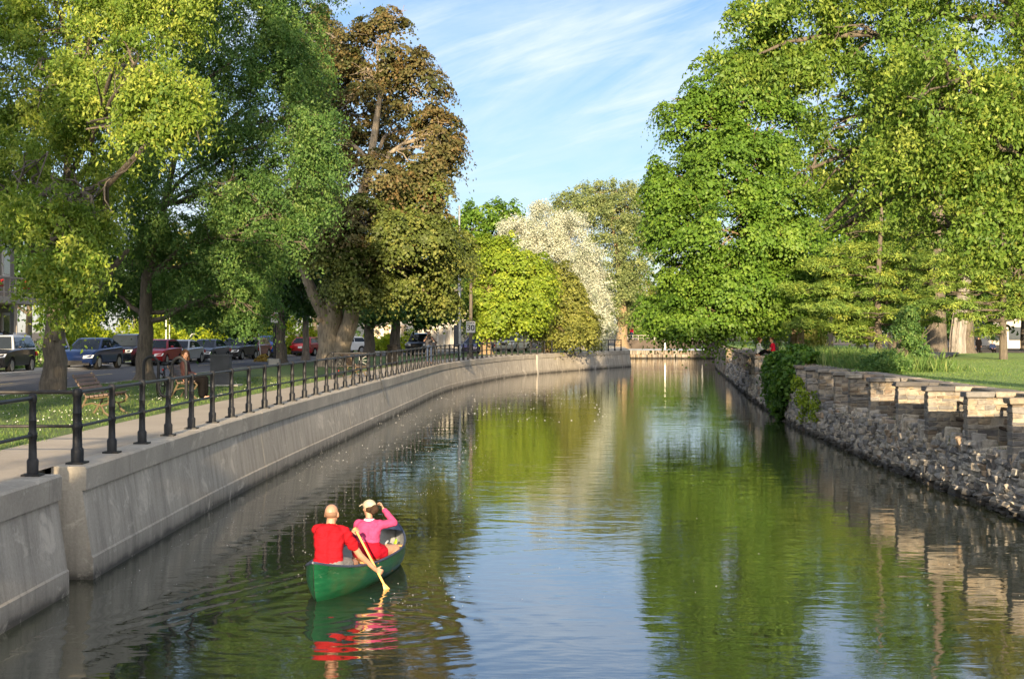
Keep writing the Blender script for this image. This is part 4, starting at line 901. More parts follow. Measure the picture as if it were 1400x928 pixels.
    if rack:
        for sd in (-1, 1):
            rm = MB(); rm.tube([(k['A1']-.3, sd*b1*.86, top+.05), (k['C1']+.3, sd*b1*.86, top+.04)], .018, 6); rm.build('roof_rail', M['chrome'], t)
    return t
ZRD = ZP - .115
def car_at(px, Y, k, col, label, away=False, name='car', dz=0, turn=0.0, **kw):
    p = at(px, 0, Y); s = s_of_y(min(Y, 150)); T = np.array([np.interp(s, LS, LT[:, 0]), np.interp(s, LS, LT[:, 1])])
    T = T if away else -T
    return car(name, label, k, col, (p[0], p[1], ZRD + dz), math.atan2(T[1], T[0]) + turn, **kw)
car_at(3, 75, SUV, ('black_car_paint', (.016,.017,.019)), 'black four wheel drive with a silver roof cut off by the left edge', roof=('silver_roof_paint', (.42,.44,.46)), name='parked_suv', rack=True)
car_at(126, 84, CRO, ('deep_blue_paint', (.008,.022,.085)), 'dark blue crossover parked first in the row beside the nearest maple trunk', turn=-.08, name='parked_car')
car_at(175, 92, SUV, ('navy_paint', (.016,.020,.032)), 'very dark sport utility vehicle right behind the dark blue crossover', name='parked_suv')
car_at(217, 93, HAT, ('red_paint', (.36,.014,.016)), 'red hatchback half hidden behind the second maple trunk', name='parked_car')
car_at(247, 97, SED, ('silver_paint', (.46,.47,.46)), 'silver sedan behind the seated woman', name='parked_car')
car_at(284, 103, SED, ('graphite_paint', (.055,.062,.075)), 'dark grey sedan just behind the silver sedan', name='parked_car')
car_at(276, 122, SUV, ('white_paint', (.60,.58,.54)), 'pale roofed sport utility vehicle showing above the dark grey sedan', name='parked_suv')
car_at(324, 110, HAT, ('black_grey_paint', (.035,.034,.034)), 'black hatchback facing the viewer in front of the hedge', name='parked_car', turn=-.06)
car_at(369, 121, CRO, ('bright_blue_paint', (.016,.060,.30)), 'bright blue hatchback seen from behind beside the sign pole', away=True, name='parked_car', turn=.35)
car_at(425, 127, HAT, ('red_paint2', (.42,.025,.03)), 'red car seen from behind between two dark trunks', away=True, name='parked_car')
car_at(470, 138, HAT, ('white_paint2', (.68,.69,.70)), 'white car mostly hidden by the forked trunk', name='parked_car', turn=-.5)
car_at(575, 125, PKU, ('dark_blue_grey_paint', (.035,.042,.060)), 'dark blue pickup facing the viewer in front of the white houses', name='parked_pickup', turn=.2)
car_at(651, 135, SED, ('purple_paint', (.10,.085,.19)), 'purplish sedan behind the speed limit pole', name='parked_car')
car_at(701, 146, SUV, ('white_paint', (.60,.58,.54)), 'white sport utility vehicle under the bright green linden', name='parked_suv')
car_at(98, 122, SED, ('brown_paint', (.16,.07,.05)), 'far reddish sedan seen over the roof of the dark blue crossover', name='parked_car')
car_at(110, 131, HAT, ('grey_paint', (.25,.26,.27)), 'far grey hatchback left of the bright hedge', name='parked_car')
car_at(186, 128, HAT, ('brown_paint', (.16,.07,.05)), 'far brownish car above the very dark sport utility vehicle', name='parked_car')
car_at(344, 116, HAT, ('maroon_paint', (.13,.03,.025)), 'maroon car between the black and the bright blue hatchbacks', name='parked_car')

# ------------------------------------------------------------------ benches, bicycles, street furniture
M['slat'] = plain('brown_bench_slat', (.11, .075, .06), .6, 0, .25, 7)
M['bench_iron'] = plain('tan_cast_iron', (.12, .092, .055), .5, .2, .2, 9)
def bench(label, loc, rz, L=1.75):
    t = thing('park_bench', label, 'bench', loc, rz, 'brown slatted benches on the left lawn')   # faces +x locally, length along y
    mb = MB()
    for k in range(5): mb.box((.02+.10*k, 0, .44+.012*k), (.085, L, .035))
    mb.build('seat', M['slat'], t); mb = MB()
    for k in range(5): mb.box((-.06-.055*k, 0, .53+.085*k), (.03, L, .072), ry=-.5)
    mb.build('backrest', M['slat'], t)
    for s in (-1, 1):
        y = s*(L/2-.12); mb = MB()
        mb.tube([(-.32, y, .92), (-.18, y, .70), (-.07, y, .50), (-.02, y, .42), (.2, y, .41), (.44, y, .45)], .022, 6)
        mb.tube([(-.02, y, .42), (-.10, y, .25), (-.26, y, 0)], .026, 6)
        mb.tube([(.44, y, .45), (.50, y, .38), (.44, y, .28), (.30, y, .24), (.36, y, .10), (.50, y, .0)], .028, 6)
        mb.tube([(-.10, y, .25), (.1, y, .30), (.30, y, .24)], .018, 6)
        mb.build('leg', M['bench_iron'], t, smooth=50)
    return t
p = gp(124, 569, ZP); bench('empty brown slatted bench on the near lawn behind the railing', (p[0], p[1]+.5, ZP), 0)
pw = np.array([-9.15, 44.4, ZP]); bench('slatted bench on which the woman in black sits', (pw[0], pw[1]+.55, ZP), 0)
p = at(482, 0, 64.5); bench('slatted bench half hidden by the crosswise railing near the forked trunk', (p[0], p[1], ZP), .3)
def bicycle(label, loc, rz, col, lean=0.0):
    t = thing('bicycle', label, 'bicycle', loc, rz, 'bicycles on the left bank'); t.rotation_euler = (lean, 0, rz)
    a = np.linspace(0, 2*PI, 25)[:-1]
    for x in (-.52, .52):
        mb = MB(); mb.tube([(x + .335*math.cos(q), 0, .35 + .335*math.sin(q)) for q in a], .018, 6, closed=True); wo_ = mb.build('wheel', M['tyre'], t, smooth=True)
        sp_ = MB()
        for q in a[::2]: sp_.tube([(x, 0, .35), (x + .325*math.cos(q), 0, .35 + .325*math.sin(q))], .003, 3)
        sp_.build('spokes', M['steel'], wo_)
    mb = MB(); bb, st, hd = (-.08, 0, .30), (-.22, 0, .80), (.36, 0, .84)
    for p_, q_ in ((bb, st), (st, hd), (bb, (.38, 0, .74)), (bb, (-.52, 0, .35)), (st, (-.52, 0, .35)), (hd, (.52, 0, .35))): mb.tube([p_, q_], .017, 6)
    mb.build('frame', col, t, smooth=True)
    mb = MB(); mb.tube([(.36, 0, .84), (.33, 0, .98)], .014, 6); mb.tube([(.24, -.28, 1.0), (.33, -.2, .99), (.35, 0, .98), (.33, .2, .99), (.24, .28, 1.0)], .013, 6); mb.build('handlebar', M['trim'], t, smooth=True)
    mb = MB(); mb.tube([(-.22, 0, .80), (-.24, 0, .92)], .013, 6); mb.ell((-.25, 0, .94), (.14, .07, .035), 10, 6); mb.build('saddle', M['trim'], t, smooth=True)
    mb = MB(); mb.ell((-.33, 0, .78), (.03, .03, .035), 8, 6); mb.build('tail_light', M['tail'], t)
    return t
bicycle('black bicycle standing between the rack and the woman on the bench', (-9.72, 45.3, ZP), PI/2 - .12, M['trim'])
p = at(474, 0, 66.3); o = bicycle('bicycle standing upside down beside the crosswise railing', (p[0], p[1], ZP+1.0), .15, M['trim'], PI)
# wave shaped rack
p = gp(193, 546, ZP); mb = MB(); P = []; w_ = .40
for (dx, z) in [(0, 0), (0, .5), (0, .92), (.05, 1.08), (.20, 1.16), (.35, 1.08), (.40, .92), (.40, .4), (.45, .16), (.58, .07), (.72, .14), (.78, .35), (.78, .75), (.78, .92), (.83, 1.06), (.97, 1.14), (1.1, 1.06), (1.16, .9), (1.16, 0)]: P.append((p[0]+dx, p[1]+.3, ZP+z))
mb.tube(catmull(P, .05), .042, 8); tag(mb.build('bicycle_rack', M['iron'], None, smooth=True), 'black wave shaped bicycle rack in front of the second maple trunk', 'bicycle rack')
mb = MB(); p = gp(300, 528, ZP); mb.box((p[0], p[1]+.3, ZP+.51), (.66, .5, 1.02), taper=.97); mb.box((p[0], p[1]+.3, ZP+1.04), (.70, .54, .06))
M['boxgrey'] = plain('grey_cabinet_paint', (.075, .078, .086), .85, 0, .2, 3, spec=.1)
t = thing('utility_box', 'grey utility cabinet on the lawn behind the seated woman', 'cabinet', (p[0], p[1]+.3, ZP)); mb.build('cabinet', M['boxgrey'], t, off=(p[0], p[1]+.3, ZP))
mb = MB(); mb.box((p[0], p[1]+.3, ZP+.03), (1.3, 1.0, .06)); mb.build('slab', M['kerb'], t, off=(p[0], p[1]+.3, ZP))
mb = MB(); mb.box((p[0]+.02, p[1]+.045, ZP+.5), (.54, .02, .8)); mb.build('door', M['boxgrey'], t, off=(p[0], p[1]+.3, ZP))
p = at(537, 0, 88); M['bin'] = plain('black_bin_plastic', (.014, .014, .015), .85, spec=.1); t = thing('litter_bin', 'black square litter bin beside the promenade in front of the dark trunks', 'litter bin', (p[0], p[1], ZP)); mb = MB(); mb.box((0, 0, .5), (.60, .55, 1.0), taper=.92); mb.build('bin_body', M['bin'], t); mb = MB(); mb.box((0, 0, 1.06), (.66, .62, .10), taper=.8); mb.build('lid', M['bin'], t)
# signs
M['signwhite'] = plain('sign_white', (.50, .50, .49), .8, 0, .03, spec=.1); M['signblack'] = plain('sign_black', (.008, .008, .008), .95, spec=.03); M['signred'] = plain('sign_red', (.40, .015, .015), .9, spec=.05)
def letters(txt, size, mat, parent, loc, name='lettering', bold=0.0):
    c = bpy.data.curves.new('lettering', 'FONT'); c.body = txt; c.size = size; c.align_x = 'CENTER'; c.align_y = 'CENTER'; c.extrude = .002; c.offset = bold
    tmp = bpy.data.objects.new('lettering_tmp', c); COL.objects.link(tmp); dg = bpy.context.evaluated_depsgraph_get()
    me = bpy.data.meshes.new_from_object(tmp.evaluated_get(dg)); bpy.data.objects.remove(tmp)
    o = link(name, me, mat, parent); o.rotation_euler = (PI/2, 0, 0); o.location = loc; return o
def rounded(w, h, rr=.04, n=4):
    P = []
    for (cx, cy, a0) in ((w/2-rr, h/2-rr, 0), (-w/2+rr, h/2-rr, PI/2), (-w/2+rr, -h/2+rr, PI), (w/2-rr, -h/2+rr, 1.5*PI)):
        for k in range(n+1): a = a0 + PI/2*k/n; P.append((cx+rr*math.cos(a), cy+rr*math.sin(a)))
    return P
p = at(643.5, 0, 110); t = thing('speed_limit_sign', 'white speed limit sign reading maximum 30 on a dark wooden pole', 'traffic sign', (p[0], p[1], ZP), .0)
mb = MB(); mb.tube([(0, .14, -.2), (0, .14, 3), (.02, .14, 5.4)], [.13, .12, .10], 10); mb.build('pole', M['bark_dark'], t, smooth=True)
zc_ = 3.43 + 5/2200*110 - ZP + .0; mb = MB(); mb.prism([(x, z+zc_) for x, z in rounded(.62, .78)], 'y', -.01, .015); pn = mb.build('panel', M['signwhite'], t)
letters('30', .54, M['signblack'], pn, (0, -.016, zc_-.07), bold=.004); letters('MAXIMUM', .105, M['signblack'], pn, (0, -.014, zc_+.29), bold=.003)
p = at(375, 0, 88); t = thing('no_parking_sign', 'white no parking sign on a dark lamp post beside a dark trunk', 'traffic sign', (p[0], p[1], ZP))
mb = MB(); mb.tube([(0, .10, 0), (0, .10, 5.2)], [.085, .07], 10); mb.build('pole', M['iron'], t, smooth=True); mb = MB(); mb.box((0, .10, .16), (.62, .5, .34), taper=.9); mb.build('footing', M['kerb'], t)
zc_ = 3.43 + 18/2200*88 - ZP; mb = MB(); mb.prism([(x, z+zc_) for x, z in rounded(.37, .58, .03)], 'y', -.01, .01); pn = mb.build('panel', M['signwhite'], t)
mb = MB(); a = np.linspace(0, 2*PI, 25)[:-1]; mb.tube([(.125*math.cos(q), -.016, zc_+.10+.125*math.sin(q)) for q in a], .018, 5, closed=True); mb.tube([(-.085, -.018, zc_+.185), (.085, -.018, zc_+.015)], .014, 5); mb.build('red_ring', M['signred'], pn)
letters('P', .19, M['signblack'], pn, (0, -.014, zc_+.10), bold=.006)
p = at(355, 0, 101); t = thing('arrow_sign', 'tilted white sign with a black arrow on a thin white pole', 'traffic sign', (p[0], p[1], ZP), 0)
mb = MB(); mb.tube([(.08, 0, 0), (-.12, 0, 2.35)], .028, 8); mb.build('pole', M['signwhite'], t); mb = MB(); mb.prism([(-.40, 2.62), (-.38, 2.20), (.12, 2.10), (.14, 2.38)], 'y', -.045, -.03); pn = mb.build('panel', M['signwhite'], t)
mb = MB(); mb.prism([(-.33, 2.52), (-.30, 2.30), (-.06, 2.36)], 'y', -.052, -.046); mb.prism([(-.12, 2.34), (.06, 2.22), (.08, 2.27), (-.09, 2.39)], 'y', -.053, -.047); mb.build('arrow', M['signblack'], pn)
V, t_, P, li = crown_arrays([(np.array([p[0]+.1, p[1], ZP+.12]), np.array([.55, .5, .28]))], 30, 24, .14, .5, .15, .4, .4, .6, .5, .7, .2, .2, 401)
M['straw'] = leaf_mat('dry_grass', (.20, .14, .03), (.34, .24, .05), (.45, .33, .09)); tag(link('dry_tuft', fast_mesh('dry_tuft', V, np.arange(len(V), dtype=np.int32).reshape(-1, 4), t_), M['straw']), 'dry yellow tuft at the foot of the tilted arrow sign', 'grass tuft')
p = at(628, 0, 120); t = thing('lamp_mast', 'tall pale steel mast left of the speed limit sign', 'mast', (p[0], p[1], ZP)); mb = MB(); mb.tube([(0, 0, 0), (0, 0, 6.2)], [.15, .13], 10); mb.tube([(0, 0, 6.2), (0, 0, 11.2)], [.09, .07], 8); mb.build('pole', M['steel'], t, smooth=True)
mb = MB(); mb.box((-.25, 0, 1.45), (.34, .3, 1.6)); mb.build('meter_box', M['boxgrey'], t); mb = MB(); mb.box((0, 0, 6.4), (.36, .3, .5)); mb.build('connector', M['steel'], t)
p = at(227, 0, 103); mb = MB(); mb.tube([(p[0], p[1], ZP), (p[0], p[1], ZP+2.9)], .05, 8); mb.tube([(p[0]+.2, p[1]+.1, ZP), (p[0]+.2, p[1]+.1, ZP+2.7)], .03, 8); tag(mb.build('double_post', M['signwhite'], None), 'pair of thin white posts rising behind the red hatchback', 'post')
p = at(93, 0, 96); mb = MB(); mb.tube([(p[0]-.3, p[1], ZP+1.75), (p[0]+.35, p[1], ZP+.1)], .05, 8); tag(mb.build('guy_guard', M['signwhite'], None), 'slanting pale guy wire guard left of the dark blue crossover', 'guy guard')

# ------------------------------------------------------------------ houses
M['brick'] = None
m, nt, b = mat_new('dark_brick'); br = nd(nt, 'ShaderNodeTexBrick'); br.inputs['Scale'].default_value = 9; nt.links.new(coords(nt, 'Object', (1, 1, 1), (PI/2, 0, PI/2)), br.inputs['Vector'])
br.inputs['Color1'].default_value = (.10, .055, .04, 1); br.inputs['Color2'].default_value = (.15, .08, .055, 1); br.inputs['Mortar'].default_value = (.18, .16, .14, 1); nt.links.new(br.outputs['Color'], b.inputs['Base Color']); b.inputs['Roughness'].default_value = .9; M['brick'] = m
M['white_wall'] = plain('white_clapboard', (.50, .48, .45), .7, 0, .06, 2); M['win'] = plain('window_glass', (.05, .06, .07), .08, 0, .2, 2, spec=.8); M['winwarm'] = plain('window_blind', (.36, .28, .20), .5); M['balc'] = plain('balcony_boards', (.34, .31, .28), .7, 0, .2, 4); M['roofing'] = plain('roof_shingle', (.10, .095, .09), .9, 0, .2, 5); M['geranium'] = plain('red_flowers', (.30, .02, .025), .7, 0, .5, 30); M['door'] = plain('painted_door', (.11, .03, .035), .5)
hb = np.array([-33.0, 84.0, ZP]); t = thing('brick_house', 'dark brick house with a balcony at the left edge', 'house', hb)
mb = MB(); mb.box((0, 0, 5), (10, 13, 10)); mb.build('wall', M['brick'], t)
mb = MB(); mb.box((0, 0, 10.15), (10.8, 13.8, .3)); mb.build('roof', M['roofing'], t)
for y in (-4.6, -2.3, 0, 2.5, 4.9):
    for z in (1.9, 5.8, 8.4):
        if z > 8 and y in (-2.3,): continue
        mb = MB(); mb.box((5.02, y, z), (.12, 1.25, 1.9)); f_ = mb.build('window', M['signwhite'], t); mb = MB(); mb.box((5.07, y, z), (.06, 1.0, 1.62)); mb.build('pane', M['win'], f_)
mb = MB(); mb.box((6.1, 0, 3.45), (2.2, 12, .34)); mb.build('balcony', M['balc'], t)
bl = MB(); 
for y in np.linspace(-5.9, 5.9, 13): bl.box((7.1, y, 4.1), (.05, .05, 1.0))
for y in (-5.8, 0, 5.8): bl.box((7.1, y, 1.6), (.13, .13, 3.4))
bl.box((7.1, 0, 4.62), (.10, 12, .08)); bl.box((7.1, 0, 3.85), (.05, 12, .05)); bl.build('balcony_railing', M['balc'], t)
mb = MB(); mb.box((6.0, 0, .35), (2.4, 9, .7)); mb.box((7.6, 4.5, .2), (1.2, 2.0, .4)); mb.build('porch', M['kerb'], t)
dm_ = MB(); dm_.box((5.04, -1.15, 1.75), (.14, 1.0, 2.1)); dr = dm_.build('door', M['door'], t); kn = MB(); kn.ell((5.14, -.8, 1.65), (.05, .05, .05), 8, 6); kn.build('handle', M['chrome'], dr)
for k, (y, z) in enumerate([(2.0, 4.35), (-3.5, 4.35)]):
    mb = MB(); 
    for q in range(14): mb.ell((7.25+rng.normal()*.08, y+rng.normal()*.55, z+rng.normal()*.09), (.06, .09, .06), 6, 5)
    mb.box((7.2, y, z-.17), (.25, 1.5, .18)); mb.build('flower_box', M['geranium'], t)
for k, (dx, lab) in enumerate([(0, 'black stair handrail nearest the street in front of the brick house'), (1.2, 'second black stair handrail closer to the brick house')]):
    q = at(38 - 7*k, 0, 87); mb = MB(); mb.tube([(q[0], q[1], ZP), (q[0], q[1], ZP+1.25)], .04, 6); mb.tube([(q[0]-1.3, q[1], ZP+.4), (q[0]-1.3, q[1], ZP+1.85)], .04, 6); mb.tube([(q[0], q[1], ZP+1.25), (q[0]-1.3, q[1], ZP+1.85)], .035, 6)
    tag(mb.build('stair_handrail', M['iron'], None), lab, 'handrail', 'handrails of the brick house')
for k, (px, Y, rr_, lab) in enumerate([(42, 84, .8, 'flowering bush by the brick house steps'), (58, 88, 1.0, 'dark bush right of the brick house steps'), (20, 80, .5, 'small bush behind the black four wheel drive')]):
    q = at(px, 0, Y); V, tt, P, li = crown_arrays([(np.array([q[0], q[1], ZP+rr_*.8]), np.array([rr_, rr_, rr_]))], 130, 30, .16, .5, .25, .5, .4, .5, .6, .6, .4, .3, 410+k)
    tag(link('bush', fast_mesh('bush', V, np.arange(len(V), dtype=np.int32).reshape(-1, 4), tt), M['shade_maple_leaf']), lab, 'bush', 'bushes in front of the brick house')
hb = at(521, 0, 162); hb[2] = ZP; t = thing('white_house', 'white house with two tall windows seen between the dark trunks', 'house', hb)
mb = MB(); mb.box((0, 3, 3), (6.6, 6, 6)); mb.build('wall', M['white_wall'], t); mb = MB(); mb.prism([(-3.7, 6), (3.7, 6), (0, 8.4)], 'y', -.3, 6.3); mb.build('roof', M['roofing'], t)
for x in (-.35, .55, 2.3):
    mb = MB(); mb.box((x, -.02, 1.85), (.66, .10, 1.35)); f_ = mb.build('window', M['signwhite'], t); mb = MB(); mb.box((x, -.06, 1.85), (.54, .06, 1.2)); mb.build('pane', M['winwarm'], f_)
hb = at(606, 0, 168); hb[2] = ZP; t = thing('white_house', 'white house with porch columns and a dark outside stair right of the pickup', 'house', hb)
mb = MB(); mb.box((0, 3.4, 3), (6.2, 5, 6)); mb.build('wall', M['white_wall'], t); mb = MB(); mb.box((0, 2.6, 6.15), (6.8, 7, .3)); mb.build('roof', M['roofing'], t)
for x in (-.6, .1, .8, 3.0): mb = MB(); mb.tube([(x, 0, 0), (x, 0, 6)], .12, 10); mb.build('column', M['signwhite'], t)
mb = MB(); mb.box((2.1, .86, 1.6), (1.1, .1, 2.4)); mb.build('door', M['win'], t)
mb = MB()
for k in range(10): mb.box((-2.9+.24*k, .3, 3.2-.28*k), (.30, .9, .05))
mb.tube([(-2.9, -.15, 3.2), (-.6, -.15, .5)], .05, 6); mb.tube([(-2.9, -.15, 4.1), (-.6, -.15, 1.4)], .04, 6); mb.build('stair', M['timber'], t)
hb = at(1372, 0, 185); hb[2] = 1.2; t = thing('pale_building', 'long pale low building far behind the walkers in the park', 'building', hb); mb = MB(); mb.box((0, 2, 1.9), (16, 5, 3.8)); mb.build('wall', M['white_wall'], t); mb = MB(); mb.box((0, 2, 3.95), (17, 6, .3)); mb.build('roof', M['roofing'], t)
for x in (-6, -3.6, -1.2, 1.2, 3.6, 6): mb = MB(); mb.box((x, -.54, 1.9), (1.5, .1, 1.5)); mb.build('window', M['win'], t)
for k in range(3):
    px, Y, rr_ = [(498, 152, 1.0), (530, 150, .9), (556, 148, 1.1)][k]; q = at(px, 0, Y); V, tt, P, li = crown_arrays([(np.array([q[0], q[1], ZP+rr_*.7]), np.array([2.2, 1.2, rr_]))], 160, 28, .24, .6, .35, .6, .4, .5, .6, .6, .4, .3, 420+k)
    tag(link('hedge', fast_mesh('hedge', V, np.arange(len(V), dtype=np.int32).reshape(-1, 4), tt), M['hedge_leaf']), 'low yellow green hedge in front of the white house ' + ['left of the tall windows', 'under the tall windows', 'next to the pickup'][k], 'hedge', 'low hedges of the white houses')
# ------------------------------------------------------------------ people
def skinmat(name, c):
    m, nt, b = mat_new(name); f = noise(nt, coords(nt), 14, 4)
    nt.links.new(ramp(nt, f, [(.3, tuple(x*.88 for x in c)), (.7, tuple(min(1, x*1.08) for x in c))]), b.inputs['Base Color'])
    b.inputs['Roughness'].default_value = .5; b.inputs['Subsurface Weight'].default_value = .08; b.inputs['Subsurface Radius'].default_value = (.02, .008, .004); return m
M['skin'] = skinmat('skin', (.38, .215, .145)); M['skin_dark'] = skinmat('tanned_skin', (.42, .23, .14))
def cloth(name, c):
    m, nt, b = mat_new(name); v = coords(nt); f = noise(nt, v, 7, 5, .6, .5); w = noise(nt, coords(nt, 'Object', (1, 1, 2.6)), 9, 3, .55, .8)
    nt.links.new(ramp(nt, f, [(.3, tuple(x*.86 for x in c)), (.7, tuple(min(1, x*1.1) for x in c))]), b.inputs['Base Color']); b.inputs['Roughness'].default_value = .85; b.inputs['Specular IOR Level'].default_value = .06
    bump(nt, b, w, .8, .03); return m
def remesh(mb, name, mat, parent, voxel, smooth=4, off=None, folds=0.0):
    """weld overlapping shapes into one continuous skin"""
    if off is not None: mb.V = [v - np.asarray(off) for v in mb.V]
    me = mb.mesh(name); o = bpy.data.objects.new(name, me); COL.objects.link(o)
    m = o.modifiers.new('weld', 'REMESH'); m.mode = 'VOXEL'; m.voxel_size = voxel; m.use_smooth_shade = True
    s = o.modifiers.new('soft', 'SMOOTH'); s.factor = .5; s.iterations = smooth
    dg = bpy.context.evaluated_depsgraph_get(); me2 = bpy.data.meshes.new_from_object(o.evaluated_get(dg)); bpy.data.objects.remove(o); bpy.data.meshes.remove(me)
    if folds:                     # cloth folds pressed into the garment
        n_ = len(me2.vertices); co = np.empty(n_*3, dtype=np.float32); no = np.empty(n_*3, dtype=np.float32); me2.vertices.foreach_get('co', co); me2.vertices.foreach_get('normal', no); co = co.reshape(-1, 3); no = no.reshape(-1, 3)
        x, y, z = co.T; w = np.sin(34*z + 16*y + 5*np.sin(11*y + 3*z)) * (.5 + .5*np.sin(9*y - 7*z + 2)) + .7*np.sin(22*z - 25*y + 4*np.sin(8*x)) * (.5 + .5*np.sin(13*z + 5*y)) + .4*np.sin(60*z + 18*y + 3*np.sin(20*y))
        me2.vertices.foreach_set('co', (co + no*(folds*w)[:, None]).astype(np.float32).ravel()); me2.update()
    me2.polygons.foreach_set('use_smooth', np.ones(len(me2.polygons), dtype=bool)); me2.name = name
    return link(name, me2, mat, parent)
def rotm(f, u=(0, 0, 1)):
    """columns: forward, left, up"""
    f = np.asarray(f, float); f /= np.linalg.norm(f); l = np.cross(u, f); l /= np.linalg.norm(l); return np.stack([f, l, np.cross(f, l)], 1)
def head(mb, c, R, s=1.0):
    P = lambda x, y, z: np.asarray(c) + R @ (np.array([x, y, z])*s)
    e = lambda p, r: mb.ell(P(*p), np.array(r)*s, 14, 10, rot=R)
    e((-.012, 0, .025), (.098, .077, .092)); e((.022, 0, -.035), (.068, .062, .078)); e((.055, 0, -.085), (.034, .040, .030))
    e((.088, 0, -.012), (.018, .013, .026)); e((.098, 0, -.028), (.012, .016, .012)); e((.078, 0, .018), (.014, .050, .014)); e((.078, 0, -.062), (.014, .028, .010))
    for s_ in (-1, 1): e((-.005, s_*.080, -.008), (.022, .012, .034)); e((.058, s_*.038, -.022), (.025, .026, .026))
def eyes(c, R, t, s=1.0, mat=None):
    for s_ in (-1, 1): mb = MB(); mb.ell(np.asarray(c) + R @ (np.array([.083, s_*.031, -.002])*s), np.array([.010, .014, .008])*s, 8, 6, rot=R); mb.build('eye', mat or M['signblack'], t, smooth=True)
def hand(mb, wrist, d, n, s=1.0, curl=1.0, side=1):
    """palm with four unequal curled fingers and a thumb; d = along the palm, n = palm side the fingers curl to"""
    d = np.asarray(d, float); d /= np.linalg.norm(d); n = np.asarray(n, float); n -= d*n.dot(d); n /= np.linalg.norm(n); a = np.cross(d, n)*side; w = np.asarray(wrist, float)
    for k in range(4): mb.capsule(w + d*.010*s + a*(.014 - .009*k)*s, .014*s, w + d*.085*s + a*(.032 - .021*k)*s, .0125*s, 8)
    for k, L in enumerate((.070, .080, .075, .058)):
        p = w + d*.085*s + a*(.032 - .021*k)*s; ang = 0.0
        for j, (q, c_) in enumerate(((.45, .75), (.32, 1.15), (.23, .9))):
            ang += c_*curl; e = p + (d*math.cos(ang) + n*math.sin(ang))*L*q*s; mb.capsule(p, (.0098 - .0008*j)*s, e, (.0092 - .0008*j)*s, 8); p = e
    p = w + d*.022*s + a*.026*s; e = p + (d*.55 + a*.75 + n*.25)*.045*s; mb.capsule(p, .013*s, e, .011*s, 8); mb.capsule(e, .011*s, e + (d*.6 + n*.75*curl + a*.1)*.036*s, .0088*s, 8)
def limb(mb, a, b, c, r): mb.capsule(a, r[0], b, r[1], 12); mb.capsule(b, r[1], c, r[2], 12)
def mid_(a, b, f): return np.asarray(a, float)*(1-f) + np.asarray(b, float)*f

# ---- the canoe
CL = float(np.linalg.norm(BOW-STERN)); CH = math.atan2(BOW[1]-STERN[1], BOW[0]-STERN[0]); CC = (STERN+BOW)/2
def in_canoe(p): c, s_ = math.cos(CH), math.sin(CH); return np.array([CC[0] + p[0]*c - p[1]*s_, CC[1] + p[0]*s_ + p[1]*c, p[2]])
cn = thing('canoe', 'green canoe with two paddlers on the canal', 'canoe', (CC[0], CC[1], 0), CH)
BEAM = .465
def hull_pt(t, u, ins=0.0):
    """t: -1 stern..1 bow; u: -1 right gunwale..0 keel..1 left gunwale"""
    e = abs(t); b = BEAM*(max(0, 1 - e**2.4))**.85; sheer = .315 + .19*e**3.2; keel = -.11 + .10*e**6
    v = abs(u); z = keel + (sheer-keel)*(v**1.9*.85 + .15*v); y = (b-ins)*min(1, (1-(1-v)**2.4))*(1 if v < .55 else 1 + .03*math.sin((v-.55)/.45*PI))
    x = t*CL/2 - math.copysign(1, t)*(.16*(1-v)**2)*e**3 - math.copysign(ins, t)*e**4
    return (x, math.copysign(max(y, .004), u) if u else 0, z + ins*.5*(1-v))
def hull(ins, nm, mat):
    nt_, nu = 49, 19; V = [hull_pt(t, u, ins) for t in np.sin(np.linspace(-PI/2, PI/2, nt_)) for u in np.linspace(-1, 1, nu)]
    mb = MB(); mb.add(V, [(i*nu+j, (i+1)*nu+j, (i+1)*nu+j+1, i*nu+j+1) for i in range(nt_-1) for j in range(nu-1)]); return mb.build(nm, mat, cn, smooth=60)
m, nt, b = mat_new('canoe_green'); v = coords(nt); f = noise(nt, coords(nt, 'Object', (.5, .5, 3)), 5, 6, .7); c = ramp(nt, f, [(.30, (.004, .050, .020)), (.62, (.006, .085, .034)), (.80, (.05, .15, .075))])
sc_ = noise(nt, coords(nt, 'Object', (1.2, 1.2, 9), (0, .12, 0)), 7, 8, .75, .4); c = mixc(nt, ramp(nt, sc_, [(.60, (0, 0, 0)), (.68, (.75,)*3)]), c, (.20, .27, .20))
st_ = noise(nt, coords(nt, 'Object', (1, 1, 1)), 1.6, 5, .6); c = mixc(nt, ramp(nt, st_, [(.52, (0, 0, 0)), (.72, (.6,)*3)]), c, (.055, .075, .028))
nt.links.new(c, b.inputs['Base Color']); nt.links.new(ramp(nt, f, [(.3, (.25,)*3), (.7, (.55,)*3)]), b.inputs['Roughness']); bump(nt, b, f, .15, .01); M['canoe_green'] = m
M['canoe_inside'] = plain('canoe_lining', (.30, .31, .32), .6, 0, .2, 6); M['gunwale'] = plain('blue_black_gunwale', (.045, .055, .095), .4, 0, .2, 8); M['wood'] = plain('varnished_wood', (.42, .22, .085), .4, 0, .2, 12, .4); M['paddle'] = plain('honey_paddle', (.66, .38, .12), .35, 0, .12, 9, .5)
hull(0, 'hull', M['canoe_green']); hull(.016, 'lining', M['canoe_inside'])
for u in (-1, 1): mb = MB(); mb.tube([np.array(hull_pt(t, u)) + [0, 0, .008] for t in np.sin(np.linspace(-PI/2, PI/2, 49))], .017, 6); mb.build('gunwale', M['gunwale'], cn, smooth=True)
for x, z in ((-.35, .0), (-.05, .0)): mb = MB(); mb.box((x, -.05, .02), (.24, .34, .05)); mb.build('kneeling_pad', M['trim'], cn)
